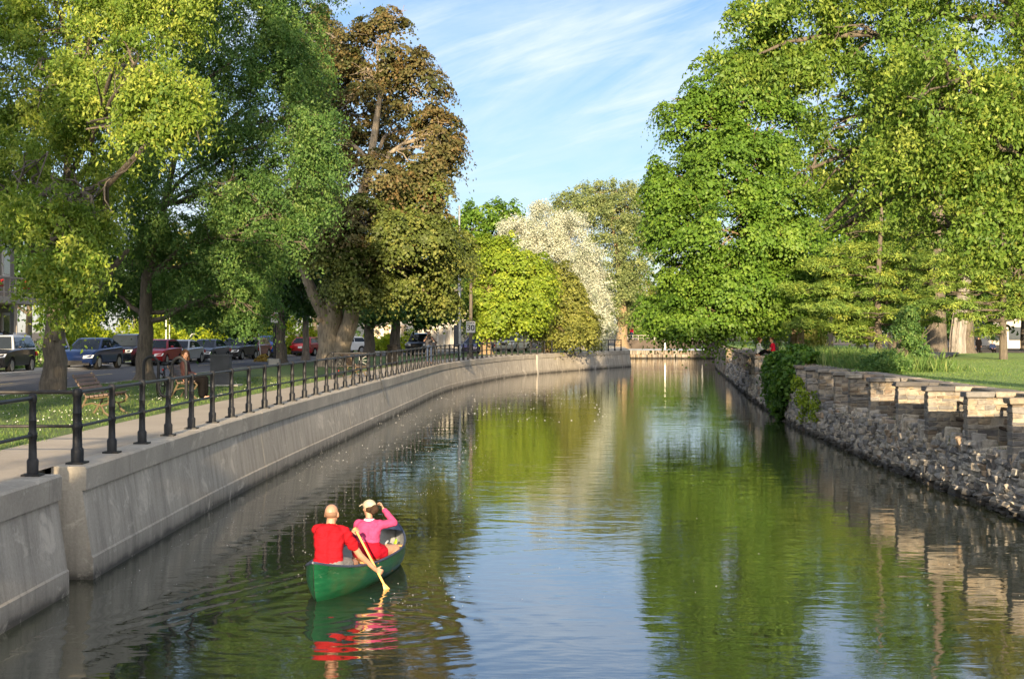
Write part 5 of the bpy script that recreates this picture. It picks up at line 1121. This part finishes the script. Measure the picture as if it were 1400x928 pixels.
for sgn in (-1, 1):
    ts = np.linspace(.84, .992, 6)*sgn; V = []
    for t in ts: p = np.array(hull_pt(t, 1)); V += [(p[0], p[1], p[2]+.014), (p[0], 0, p[2]+.030), (p[0], -p[1], p[2]+.014)]
    mb = MB(); mb.add(V, [(i*3+j, (i+1)*3+j, (i+1)*3+j+1, i*3+j+1) for i in range(5) for j in range(2)]); mb.build('deck_plate', M['gunwale'], cn)
def hb_(x): return abs(hull_pt(2*x/CL, .66)[1])
for x, z in ((.10, .215), (-1.42, .24)): mb = MB(); mb.box((x, 0, z), (.24, 2*hb_(x)-.11, .028)); mb.build('seat', M['wood'], cn)
for x in (-.62, 1.15): mb = MB(); mb.box((x, 0, .305), (.06, 2*abs(hull_pt(2*x/CL, .97)[1]), .025)); mb.build('thwart', M['wood'], cn)
mb = MB(); mb.tube(catmull([(1.55, -.12, .28), (1.35, -.20, .36), (1.2, -.22, .30), (1.12, -.20, .12), (1.2, -.15, .05)], .03), .014, 6)
tag(mb.build('strap', plain('neon_strap', (.45, .75, .03), .5), None), 'neon yellow strap lying in the bow of the canoe', 'strap'); o = bpy.data.objects['strap']; o.location = (CC[0], CC[1], 0); o.rotation_euler = (0, 0, CH)
mb = MB(); mb.tube(catmull([(1.5, -.03, .30), (1.3, -.08, .34), (1.1, -.08, .28), (.95, -.10, .10)], .03), .016, 6); o = tag(mb.build('strap', M['signwhite'], None), 'white strap lying in the bow of the canoe', 'strap'); o.location = (CC[0], CC[1], 0); o.rotation_euler = (0, 0, CH)
mb = MB(); mb.ell((-.18, -.20, .02), (.20, .13, .10), 12, 8); mb.ell((-.05, -.24, .08), (.08, .08, .06), 10, 6); o = remesh(mb, 'bag', cloth('brown_bag', (.10, .075, .05)), None, .02); tag(o, 'small dark bag on the canoe floor behind the woman', 'bag'); o.location = (CC[0], CC[1], 0); o.rotation_euler = (0, 0, CH)

# ---- man in the stern, seen from behind
def person(label, loc, rz=0, group=None): return thing('person', label, 'person', loc, rz, group)
A = np.array
t = person('bald man in a red polo shirt paddling in the stern of the canoe', (CC[0], CC[1], 0), CH)
pel, wst, chs, nck, hd = A([-1.42, .02, .36]), A([-1.40, .025, .52]), A([-1.35, .03, .72]), A([-1.31, .025, .90]), A([-1.265, .02, 1.025])
rs, re, rw = A([-1.28, -.150, .80]), A([-1.12, -.325, .47]), A([-.945, -.485, .265]); ls, le, lw_ = A([-1.29, .205, .82]), A([-1.00, .10, .69]), A([-.975, -.150, .775])
mb = MB(); Rh = rotm((1, -.05, -.05)); head(mb, hd, Rh, 1.12)
mb.capsule(nck - [0, 0, .06], .068, hd - [.02, 0, .05], .060); 
for s_ in (-1, 1): mb.capsule(wst + [0, s_*.05, 0], .09, chs + [0, s_*.065, .0], .10); mb.capsule(pel + [0, s_*.06, 0], .095, wst + [0, s_*.05, 0], .09)

mb.capsule(ls - [0, .05, 0], .07, rs + [0, .05, 0], .07); limb(mb, rs, re, rw, (.056, .045, .030)); limb(mb, ls, le, lw_, (.056, .045, .030))
pad0, pad1 = A([-.965, -.215, .80]), A([-.905, -.655, -.05]); pd = (pad1-pad0)/np.linalg.norm(pad1-pad0)
hand(mb, rw, A([.05, -.10, -.06]), A([.9, .3, 0]), 1.05, 1.1, 1); hand(mb, lw_, A([.02, -.10, .02]), A([.4, 0, -.9]), 1.05, 1.15, -1)
for s_ in (-1, 1): limb(mb, A([-1.40, s_*.11, .35]), A([-.98, s_*.20, .34]), A([-.70, s_*.16, .06]), (.085, .062, .045)); mb.capsule(A([-.70, s_*.16, .06]), .042, A([-.50, s_*.16, .03]), .032)
remesh(mb, 'body', M['skin'], t, .0085, 3)
sh = MB()
for s_ in (-1, 1): sh.capsule(wst + [0, s_*.066, -.13], .140, wst + [0, s_*.060, .02], .126, 14); sh.capsule(wst + [0, s_*.060, .02], .126, chs + [0, s_*.078, .02], .132, 14); sh.capsule(chs + [-.03, s_*.075, 0], .115, chs + [-.03, s_*.08, .07], .10, 12)
sh.capsule(ls - [0, .02, -.005], .078, rs + [0, .02, .005], .078, 14)

for q in (rs, ls): sh.capsule(nck - [.02, 0, .055], .062, q + [0, 0, .012], .066, 12)
sh.capsule(rs, .080, mid_(rs, re, .58), .078, 14); sh.capsule(ls, .082, mid_(ls, le, .72), .080, 14); sh.capsule(chs + [0, 0, .10], .10, nck - [0, 0, .06], .085, 12)
remesh(sh, 'polo_shirt', cloth('red_polo', (.34, .010, .018)), t, .010, 9, folds=.0060)
cb = MB(); a = np.linspace(0, 2*PI, 17)[:-1]; cb.tube([nck + [.074*math.cos(q) - .01, .078*math.sin(q), -.022 + .012*math.cos(q)] for q in a], .017, 6, closed=True); cb.capsule(nck + [-.085, .02, -.05], .014, nck + [-.10, .05, -.09], .006, 6); cb.capsule(nck + [-.085, .0, -.05], .014, nck + [-.10, .00, -.075], .006, 6); cb.build('neckerchief', cloth('yellow_scarf', (.70, .48, .10)), t, smooth=True)
st = MB(); st.capsule(pel + [0, .08, .01], .128, A([-1.18, .155, .36]), .10); st.capsule(pel - [0, .08, -.01], .128, A([-1.18, -.155, .36]), .10); remesh(st, 'shorts', cloth('grey_shorts', (.16, .16, .17)), t, .013)
wbm = MB(); wbm.capsule(mid_(le, lw_, .80), .043, mid_(le, lw_, .98), .040); wbm.build('wristband', M['trim'], t, smooth=True)
hr = MB(); hr.ell(hd + Rh @ A([-.030, 0, .005]), (.099, .089, .064), 16, 10, rot=Rh); hr.build('hair', plain('cropped_hair', (.20, .120, .082), .8), t, smooth=True); eyes(hd, Rh, t, 1.12)
pdl = thing('paddle', 'honey coloured wooden paddle held by the man, its blade in the water', 'paddle', (CC[0], CC[1], 0), CH)
mb = MB(); mb.tube([pad0 - pd*.02, pad0 + pd*.4, pad1 - pd*.10], [.0155, .0150, .0165], 10); mb.build('shaft', M['paddle'], pdl, smooth=True)
mb = MB(); mb.capsule(pad0 + [.035, 0, 0], .019, pad0 - [.035, 0, 0], .019); mb.build('grip', M['paddle'], pdl, smooth=True)
sdv = np.cross(pd, A([1, .35, 0])); sdv = np.cross(pd, np.cross(A([.55, -.75, .2]), pd)); sdv /= np.linalg.norm(sdv); tn = np.cross(pd, sdv); prof = [(-.14, .017), (-.04, .045), (.06, .078), (.18, .092), (.36, .088), (.44, .06), (.465, .01)]; V = []
for (u, w_) in prof: c = pad1 + pd*u; V += [c + sdv*w_, c + tn*.012, c - sdv*w_, c - tn*.012]
mb = MB(); mb.add(V, [(i*4+j, i*4+(j+1) % 4, (i+1)*4+(j+1) % 4, (i+1)*4+j) for i in range(len(prof)-1) for j in range(4)] + [(0, 1, 2, 3), tuple(len(V)-4+k for k in (3, 2, 1, 0))]); mb.build('blade', M['paddle'], pdl, smooth=30)

# ---- woman amidships
t = person('woman in pink jumper, red shorts and beige cap sitting in the canoe', (CC[0], CC[1], 0), CH)
oy = -.095; pel, wst, chs, nck, hd = A([.12, oy, .36]), A([.14, oy, .49]), A([.18, oy-.005, .655]), A([.21, oy, .81]), A([.25, oy+.015, .945])
rs, re, rw = A([.21, oy-.17, .715]), A([.33, oy-.33, .735]), A([.40, oy-.155, .915]); ls, le, lw_ = A([.21, oy+.165, .72]), A([.40, oy+.24, .53]), A([.62, oy+.12, .52])
Rh = rotm((.62, .78, -.06)); mb = MB(); head(mb, hd, Rh, .98); mb.capsule(nck - [0, 0, .05], .052, hd - [.02, 0, .05], .048)
for s_ in (-1, 1):
    mb.capsule(wst + [0, s_*.05, 0], .095, chs + [0, s_*.06, 0], .10); mb.capsule(pel + [0, s_*.075, 0], .125, wst + [0, s_*.045, 0], .095)
mb.capsule(rs + [0, .03, 0], .055, ls - [0, .03, 0], .055); limb(mb, rs, re, rw, (.045, .037, .025)); limb(mb, ls, le, lw_, (.045, .037, .025)); hand(mb, rw, A([.03, .05, .08]), A([-.3, .8, -.2]), .92, .8, 1); hand(mb, lw_, A([.1, -.02, -.02]), A([0, 0, -1]), .92, .9, -1)
limb(mb, A([.13, oy-.10, .325]), A([.50, oy-.30, .35]), A([.22, oy-.30, .10]), (.098, .066, .042)); limb(mb, A([.13, oy+.10, .325]), A([.52, oy+.26, .36]), A([.30, oy+.24, .10]), (.098, .066, .042))
for s_ in (-1, 1): mb.capsule(A([.24, oy+s_*.28, .09]), .038, A([.42, oy+s_*.22, .05]), .028)
remesh(mb, 'body', M['skin'], t, .0085, 3)
sh = MB()
for s_ in (-1, 1): sh.capsule(wst + [0, s_*.058, .015], .108, chs + [0, s_*.062, .01], .118, 14)
sh.capsule(rs + [0, .02, 0], .070, ls - [0, .02, 0], .070, 14); limb(sh, rs, re, mid_(re, rw, .86), (.064, .053, .042)); limb(sh, ls, le, mid_(le, lw_, .86), (.064, .053, .042)); sh.capsule(chs + [0, 0, .05], .085, nck - [0, 0, .05], .07, 12)
remesh(sh, 'jumper', cloth('pink_jumper', (.40, .055, .150)), t, .010, 7, folds=.0045)
so_ = MB(); so_.capsule(pel + [0, .08, .01], .136, A([.26, oy+.16, .33]), .108, 14); so_.capsule(pel + [0, -.08, .01], .136, A([.26, oy-.16, .33]), .108, 14); so_.capsule(pel + [0, -.04, .03], .13, pel + [0, .04, .03], .13, 14); remesh(so_, 'shorts', cloth('red_shorts', (.36, .009, .024)), t, .012, 5, folds=.004)
cl_ = MB(); cl_.tube([nck + [.056*math.cos(q), .060*math.sin(q), -.030] for q in a], .021, 6, closed=True); cl_.build('collar', cloth('white_collar', (.74, .72, .70)), t, smooth=True)
cp = MB(); cp.ell(hd + Rh @ A([-.012, 0, .040]), (.106, .090, .078), 18, 12, rot=Rh); cp.capsule(hd + Rh @ A([.06, .035, .055]), .018, hd + Rh @ A([.06, -.035, .055]), .018)
for k in range(7): y = (k-3)*.022; cp.capsule(hd + Rh @ A([.07, y, .052]), .011, hd + Rh @ A([.185 - abs(k-3)**2*.006, y*1.1, .040 - abs(y)*.25]), .008, 8)
remesh(cp, 'cap', cloth('beige_cap', (.42, .38, .29)), t, .008, 3)
hr = MB(); hr.ell(hd + Rh @ A([-.035, 0, -.005]), (.085, .080, .080), 14, 10, rot=Rh); hr.ell(hd + Rh @ A([-.125, -.01, -.015]), (.058, .055, .060), 12, 8, rot=Rh); hr.ell(hd + Rh @ A([-.13, .03, -.05]), (.04, .04, .045), 10, 8, rot=Rh); remesh(hr, 'hair', cloth('dark_brown_hair', (.045, .028, .02)), t, .011, 2); eyes(hd, Rh, t)

# ---- people on land: compact figures from joints
def land_person(label, loc, rz, J, cols, seated=False, vox=.016, hairlen=0.0, skirt=False, yaw=0.0, group=None):
    """J: pelvis, chest, neck, head, (r,l) shoulder, elbow, wrist, hip, knee, ankle; local: +x forward, +y left, z up"""
    t = person(label, loc, rz, group); J = {k: A(v, float) for k, v in J.items()}; Rh = rotm((math.cos(yaw), math.sin(yaw), -.04)); mb = MB(); head(mb, J['head'], Rh)
    mb.capsule(J['neck'] - [0, 0, .05], .055, J['head'] - [.01, 0, .05], .05)
    for s_ in (-1, 1): mb.capsule(J['pelvis'] + [0, s_*.075, 0], .11, J['chest'] + [0, s_*.07, -.1], .10); mb.capsule(J['chest'] + [0, s_*.07, -.1], .10, J['chest'] + [0, s_*.075, .06], .105)
    mb.capsule(J['rs'] + [0, .04, 0], .058, J['ls'] - [0, .04, 0], .058)
    for q in 'rl':
        limb(mb, J[q+'s'], J[q+'e'], J[q+'w'], (.05, .041, .028)); hand(mb, J[q+'w'], J[q+'w'] - J[q+'e'], A([.3, 0, -.6]) + J[q+'s']*0, .95, .7, 1 if q == 'r' else -1)
        limb(mb, J[q+'h'], J[q+'k'], J[q+'a'], (.088, .060, .040)); mb.capsule(J[q+'a'] + [0, 0, -.03], .038, J[q+'a'] + [.16, 0, -.05], .030)
    remesh(mb, 'body', M['skin'], t, vox*.7, 2)
    sh = MB()
    for s_ in (-1, 1): sh.capsule(J['pelvis'] + [0, s_*.08, .05], .120, J['chest'] + [0, s_*.078, .05], .122, 12)
    sh.capsule(J['rs'] + [0, .02, 0], .072, J['ls'] - [0, .02, 0], .072, 12); f = cols.get('sleeve', .9)
    for q in 'rl': sh.capsule(J[q+'s'], .066, mid_(J[q+'s'], J[q+'e'], min(1, f)), .058, 12)
    if f >= .9:
        for q in 'rl': sh.capsule(J[q+'e'], .055, mid_(J[q+'e'], J[q+'w'], .88), .042, 12)
    remesh(sh, 'top', cols['top'], t, vox)
    tr = MB(); tr.capsule(J['pelvis'] + [0, -.05, 0], .125, J['pelvis'] + [0, .05, 0], .125, 12)
    for q in 'rl': limb(tr, J[q+'h'], J[q+'k'], mid_(J[q+'k'], J[q+'a'], cols.get('leg', .95)), (.104, .080, .062 if not skirt else .10))
    if skirt: tr.capsule(mid_(J['rk'], J['lk'], .5), .14, mid_(J['ra'], J['la'], .5) + [0, 0, .10], .15, 12); tr.capsule(mid_(J['rh'], J['lh'], .5), .14, mid_(J['rk'], J['lk'], .5), .14, 12)
    remesh(tr, 'skirt' if skirt else 'trousers', cols['bottom'], t, vox)
    hr = MB(); k_ = 1.22 if hairlen else 1.0; hr.ell(J['head'] + Rh @ A([-.030*k_, 0, .035]), (.098*k_, .090*k_, .088*k_), 12, 9, rot=Rh)
    if hairlen:
        for s_ in (-1, 0, 1): hr.capsule(J['head'] + Rh @ A([-.06, s_*.065, .02]), .05, J['head'] + Rh @ A([-.055, s_*.095, -hairlen]), .042, 10)
    remesh(hr, 'hair', cols['hair'], t, vox*.8, 2); eyes(J['head'], Rh, t); return t
def standing(h=1.75, arms='down'):
    k = h/1.75; J = dict(pelvis=(0,0,.95), chest=(.0,0,1.30), neck=(.01,0,1.47), head=(.03,0,1.63), rs=(0,-.18,1.40), ls=(0,.18,1.40), re=(-.02,-.24,1.12), le=(-.02,.24,1.12), rw=(.08,-.24,.87), lw=(.08,.24,.87), rh=(0,-.09,.92), lh=(0,.09,.92), rk=(.03,-.10,.50), lk=(.03,.10,.50), ra=(-.01,-.10,.09), la=(-.01,.12,.09))
    if arms == 'camera': J.update(re=(.20,-.26,1.22), rw=(.30,-.08,1.50), le=(.20,.26,1.22), lw=(.30,.08,1.50))
    if arms == 'front': J.update(re=(.10,-.25,1.15), rw=(.30,-.12,1.12), le=(.10,.25,1.15), lw=(.30,.12,1.12))
    return {a: np.array(b_)*k for a, b_ in J.items()}
dk = cloth('black_cloth', (.006, .0055, .006)); br_ = cloth('maroon_brown_cloth', (.042, .022, .024)); dh = cloth('brown_hair', (.055, .030, .018)); bh = cloth('black_hair', (.012, .010, .010)); jean = cloth('blue_jeans', (.045, .065, .12)); redc = cloth('red_top', (.46, .012, .035)); whc = cloth('white_blouse', (.74, .73, .70)); pat = cloth('dark_patterned_shirt', (.06, .06, .07))
SEAT = dict(pelvis=(0,0,.52), chest=(-.06,0,.88), neck=(-.06,0,1.06), head=(-.04,0,1.22), rs=(-.06,-.18,.98), ls=(-.06,.18,.98), re=(.02,-.24,.72), le=(.02,.24,.72), rw=(.22,-.12,.66), lw=(.22,.14,.66), rh=(.03,-.10,.51), lh=(.03,.10,.51), rk=(.46,-.10,.52), lk=(.46,.10,.50), ra=(.44,-.10,.09), la=(.46,.10,.09))
land_person('woman with curly brown hair, maroon top and long black skirt sitting on a lawn bench', (pw[0]+.18, pw[1], ZP), 0, SEAT, dict(top=br_, bottom=dk, hair=dh, sleeve=1), vox=.015, hairlen=.14, skirt=True, yaw=-1.15)
o = lpos(s_of_y(92), 1.0); land_person('person in a dark patterned shirt raising a camera beside the pickup', (o[0], o[1], ZP), -PI/2+.1, standing(1.84, 'camera'), dict(top=pat, bottom=jean, hair=bh, sleeve=.6), vox=.02)
bpy.data.objects[-1] if False else None
cm = MB(); cm.box((0, -.36, 1.60), (.16, .10, .11)); cm.capsule((0, -.40, 1.60), .04, (0, -.50, 1.60), .036); q = thing('camera', 'black camera held to the eye of the person in the patterned shirt', 'camera', (o[0], o[1], ZP)); cm.build('camera_body', M['trim'], q)
FLOOR = dict(pelvis=(0,0,.12), chest=(.02,0,.48), neck=(.05,0,.66), head=(.08,0,.81), rs=(.03,-.18,.58), ls=(.03,.18,.58), re=(.16,-.22,.34), le=(.16,.22,.34), rw=(.38,-.14,.26), lw=(.38,.14,.26), rh=(.03,-.10,.12), lh=(.03,.10,.12), rk=(.42,-.16,.26), lk=(.42,.18,.24), ra=(.70,-.08,.07), la=(.66,.12,.07))
zc_ = 2.17
a_ = rpos(rs_of_y(81), .45); land_person('person in white top and black trousers sitting on the stone wall', (at(1037,0,81)[0], 81, zc_), -.15, FLOOR, dict(top=whc, bottom=dk, hair=dh, sleeve=1, leg=.5), vox=.018, hairlen=.12)
land_person('person in a red top sitting on the stone wall', (at(1057,0,80.4)[0], 80.4, zc_), PI-.1, FLOOR, dict(top=redc, bottom=dk, hair=dh, sleeve=.6, leg=.9), vox=.018)
land_person('tiny distant person in red standing on the dam', (at(866,0,198)[0], 200.9, 2.27), -PI/2, standing(1.7), dict(top=redc, bottom=jean, hair=bh, sleeve=.6), vox=.03)
def gz(px, Y): p = at(px, 0, Y); return (p[0], p[1], ZR + .10*math.sin(p[0]*.21)*math.sin(p[1]*.13) - .9*min(1, max(0, (Y-95)/50)))
land_person('standing person in black among the far park trees', gz(1338, 138), PI/2, standing(1.72), dict(top=dk, bottom=dk, hair=bh, sleeve=1), vox=.025)
g_ = gz(1357, 139); land_person('person in a dark blue top sitting on the far park bench', (g_[0], g_[1], g_[2]), -PI/2, SEAT, dict(top=cloth('navy_top', (.02, .03, .07)), bottom=dk, hair=bh, sleeve=1), vox=.025)
o = bench('black slatted bench far off in the park under the seated person', (g_[0], g_[1]+.18, g_[2]), -PI/2, 2.3); o['group'] = 'park benches on the right'
for c_ in o.children: c_.data.materials[0] = M['iron']

# ---- floating poplar fluff on the calm water and foam flecks
l = []; r = np.random.default_rng(5)
def flecks(n, x0, x1, y0, y1, sz):
    for k in range(n):
        x, y = r.uniform(x0, x1), y0 + (y1-y0)*r.random()**1.2
        if math.sin(x*1.3+y*.21)+math.sin(y*.37-x*.8) < -.2 and r.random() < .8: continue
        if abs((x-CC[0])*math.sin(CH) - (y-CC[1])*math.cos(CH)) < .6 and abs(y-CC[1]) < 2.6: continue
        c = A([x, y, .006 + float(water_h(np.array([x]), np.array([y]))[0])]); e = sz*r.uniform(.5, 1.4); a_ = r.uniform(0, PI); d = A([math.cos(a_), math.sin(a_), 0])*e; q = A([-d[1], d[0], 0])*.6; h_ = A([0, 0, sz*.55])
        l.append((np.stack([c-d, c-q+h_, c+d, c+q+h_*.3]), np.full(4, .5)))
flecks(1300, -5.6, -.6, 20, 46, .0105); flecks(520, -4.9, -1.0, 40, 70, .020); flecks(240, -4, 4.0, 60, 96, .035); flecks(120, -1, 9, 20, 60, .009)
M['fluff'] = plain('seed_fluff', (.80, .80, .78), .9); tag(leafmesh('seed_fluff', M['fluff'], l), 'white seed fluff drifting on the canal water', 'fluff', kind='stuff')
# ------------------------------------------------------------------ sky, sun, camera
w = bpy.data.worlds.new('World'); scene.world = w; w.use_nodes = True; nt = w.node_tree
bg = nt.nodes['Background']
SUN_EL, SUN_AZ = math.radians(11), PI - .005            # azimuth from +Y towards +X
sky = nt.nodes.new('ShaderNodeTexSky'); sky.sky_type = 'NISHITA'; sky.sun_disc = False
sky.sun_elevation = SUN_EL; sky.sun_rotation = SUN_AZ; sky.air_density = 1.0; sky.dust_density = .3; sky.ozone_density = 3.0
tc = nt.nodes.new('ShaderNodeTexCoord'); sp = nt.nodes.new('ShaderNodeSeparateXYZ'); nt.links.new(tc.outputs['Generated'], sp.inputs[0])
def mth(op, a, b=None):
    n = nt.nodes.new('ShaderNodeMath'); n.operation = op
    for i, v in enumerate((a, b)):
        if v is None: continue
        if hasattr(v, 'links'): nt.links.new(v, n.inputs[i])
        else: n.inputs[i].default_value = v
    return n.outputs[0]
ya = mth('MAXIMUM', mth('ABSOLUTE', sp.outputs[1]), .15); u = mth('DIVIDE', sp.outputs[0], ya); v = mth('DIVIDE', sp.outputs[2], ya)
cb = nt.nodes.new('ShaderNodeCombineXYZ'); nt.links.new(u, cb.inputs[0]); nt.links.new(v, cb.inputs[1])
def cirrus(rot, sx, sy, lo, hi, off, det=6, dist=.6):
    mp = nt.nodes.new('ShaderNodeMapping'); mp.vector_type = 'POINT'; nt.links.new(cb.outputs[0], mp.inputs[0])
    mp.inputs['Rotation'].default_value = (0, 0, math.radians(rot)); mp.inputs['Location'].default_value = off; 
    m2 = nt.nodes.new('ShaderNodeMapping'); m2.inputs['Scale'].default_value = (sx, sy, 1); nt.links.new(mp.outputs[0], m2.inputs[0])
    return ramp(nt, noise(nt, m2.outputs[0], 1.0, det, .62, dist), [(lo, (0, 0, 0)), (hi, (1, 1, 1))])
c1 = cirrus(-20, 5, 34, .47, .72, (.3, .1, 0)); c2 = cirrus(-24, 5, 15, .42, .72, (2.1, .6, 0), 7, 1.0); c3 = cirrus(-10, 14, 40, .42, .8, (1.2, 3.3, 0), 8, .5)
cl = mth('MINIMUM', mth('ADD', mth('MULTIPLY', c1, .55), mth('ADD', mth('MULTIPLY', c2, .40), mth('MULTIPLY', c3, .20))), .85)
col = mixc(nt, cl, mixc(nt, 1.0, sky.outputs[0], (.70, .67, .78), 'MULTIPLY'), (4.3, 4.7, 5.3))
back = nt.nodes.new('ShaderNodeMapRange'); back.interpolation_type = 'SMOOTHSTEP'; nt.links.new(sp.outputs[1], back.inputs[0])     # bright veil added to the unseen sun side of the sky for fill light
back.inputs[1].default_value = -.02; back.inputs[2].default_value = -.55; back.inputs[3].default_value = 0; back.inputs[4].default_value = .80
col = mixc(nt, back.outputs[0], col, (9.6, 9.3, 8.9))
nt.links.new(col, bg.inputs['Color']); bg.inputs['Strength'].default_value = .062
sd = bpy.data.lights.new('sun', 'SUN'); sd.energy = 3.6; sd.angle = math.radians(.6); sd.color = (1, .77, .48)
so = bpy.data.objects.new('sun', sd); COL.objects.link(so)
sdir = Vector((math.sin(SUN_AZ)*math.cos(SUN_EL), math.cos(SUN_AZ)*math.cos(SUN_EL), math.sin(SUN_EL)))
so.rotation_euler = sdir.to_track_quat('Z', 'Y').to_euler(); so.location = sdir * 60
cd = bpy.data.cameras.new('camera'); co = bpy.data.objects.new('camera', cd); COL.objects.link(co)
co.location = (0, 0, CZ); co.rotation_euler = (PI/2, 0, 0)
cd.sensor_width = 36; cd.lens = 36 * F / 1400; cd.shift_y = -(464 - HZ) / 1400; cd.clip_end = 3000; cd.clip_start = .1
scene.camera = co
scene.render.engine = 'CYCLES'
cy = scene.cycles; cy.max_bounces = 5; cy.diffuse_bounces = 3; cy.glossy_bounces = 3; cy.transmission_bounces = 3; cy.transparent_max_bounces = 4
cy.use_denoising = True; cy.use_adaptive_sampling = True; cy.adaptive_threshold = .02; cy.caustics_reflective = False; cy.caustics_refractive = False
try: cy.denoiser = 'OPENIMAGEDENOISE'
except Exception: pass
vs_ = scene.view_settings; vs_.view_transform = 'Standard'; vs_.look = 'None'; vs_.exposure = 1.93; vs_.gamma = 1.0; vs_.use_curve_mapping = False
scene.display_settings.display_device = 'sRGB'
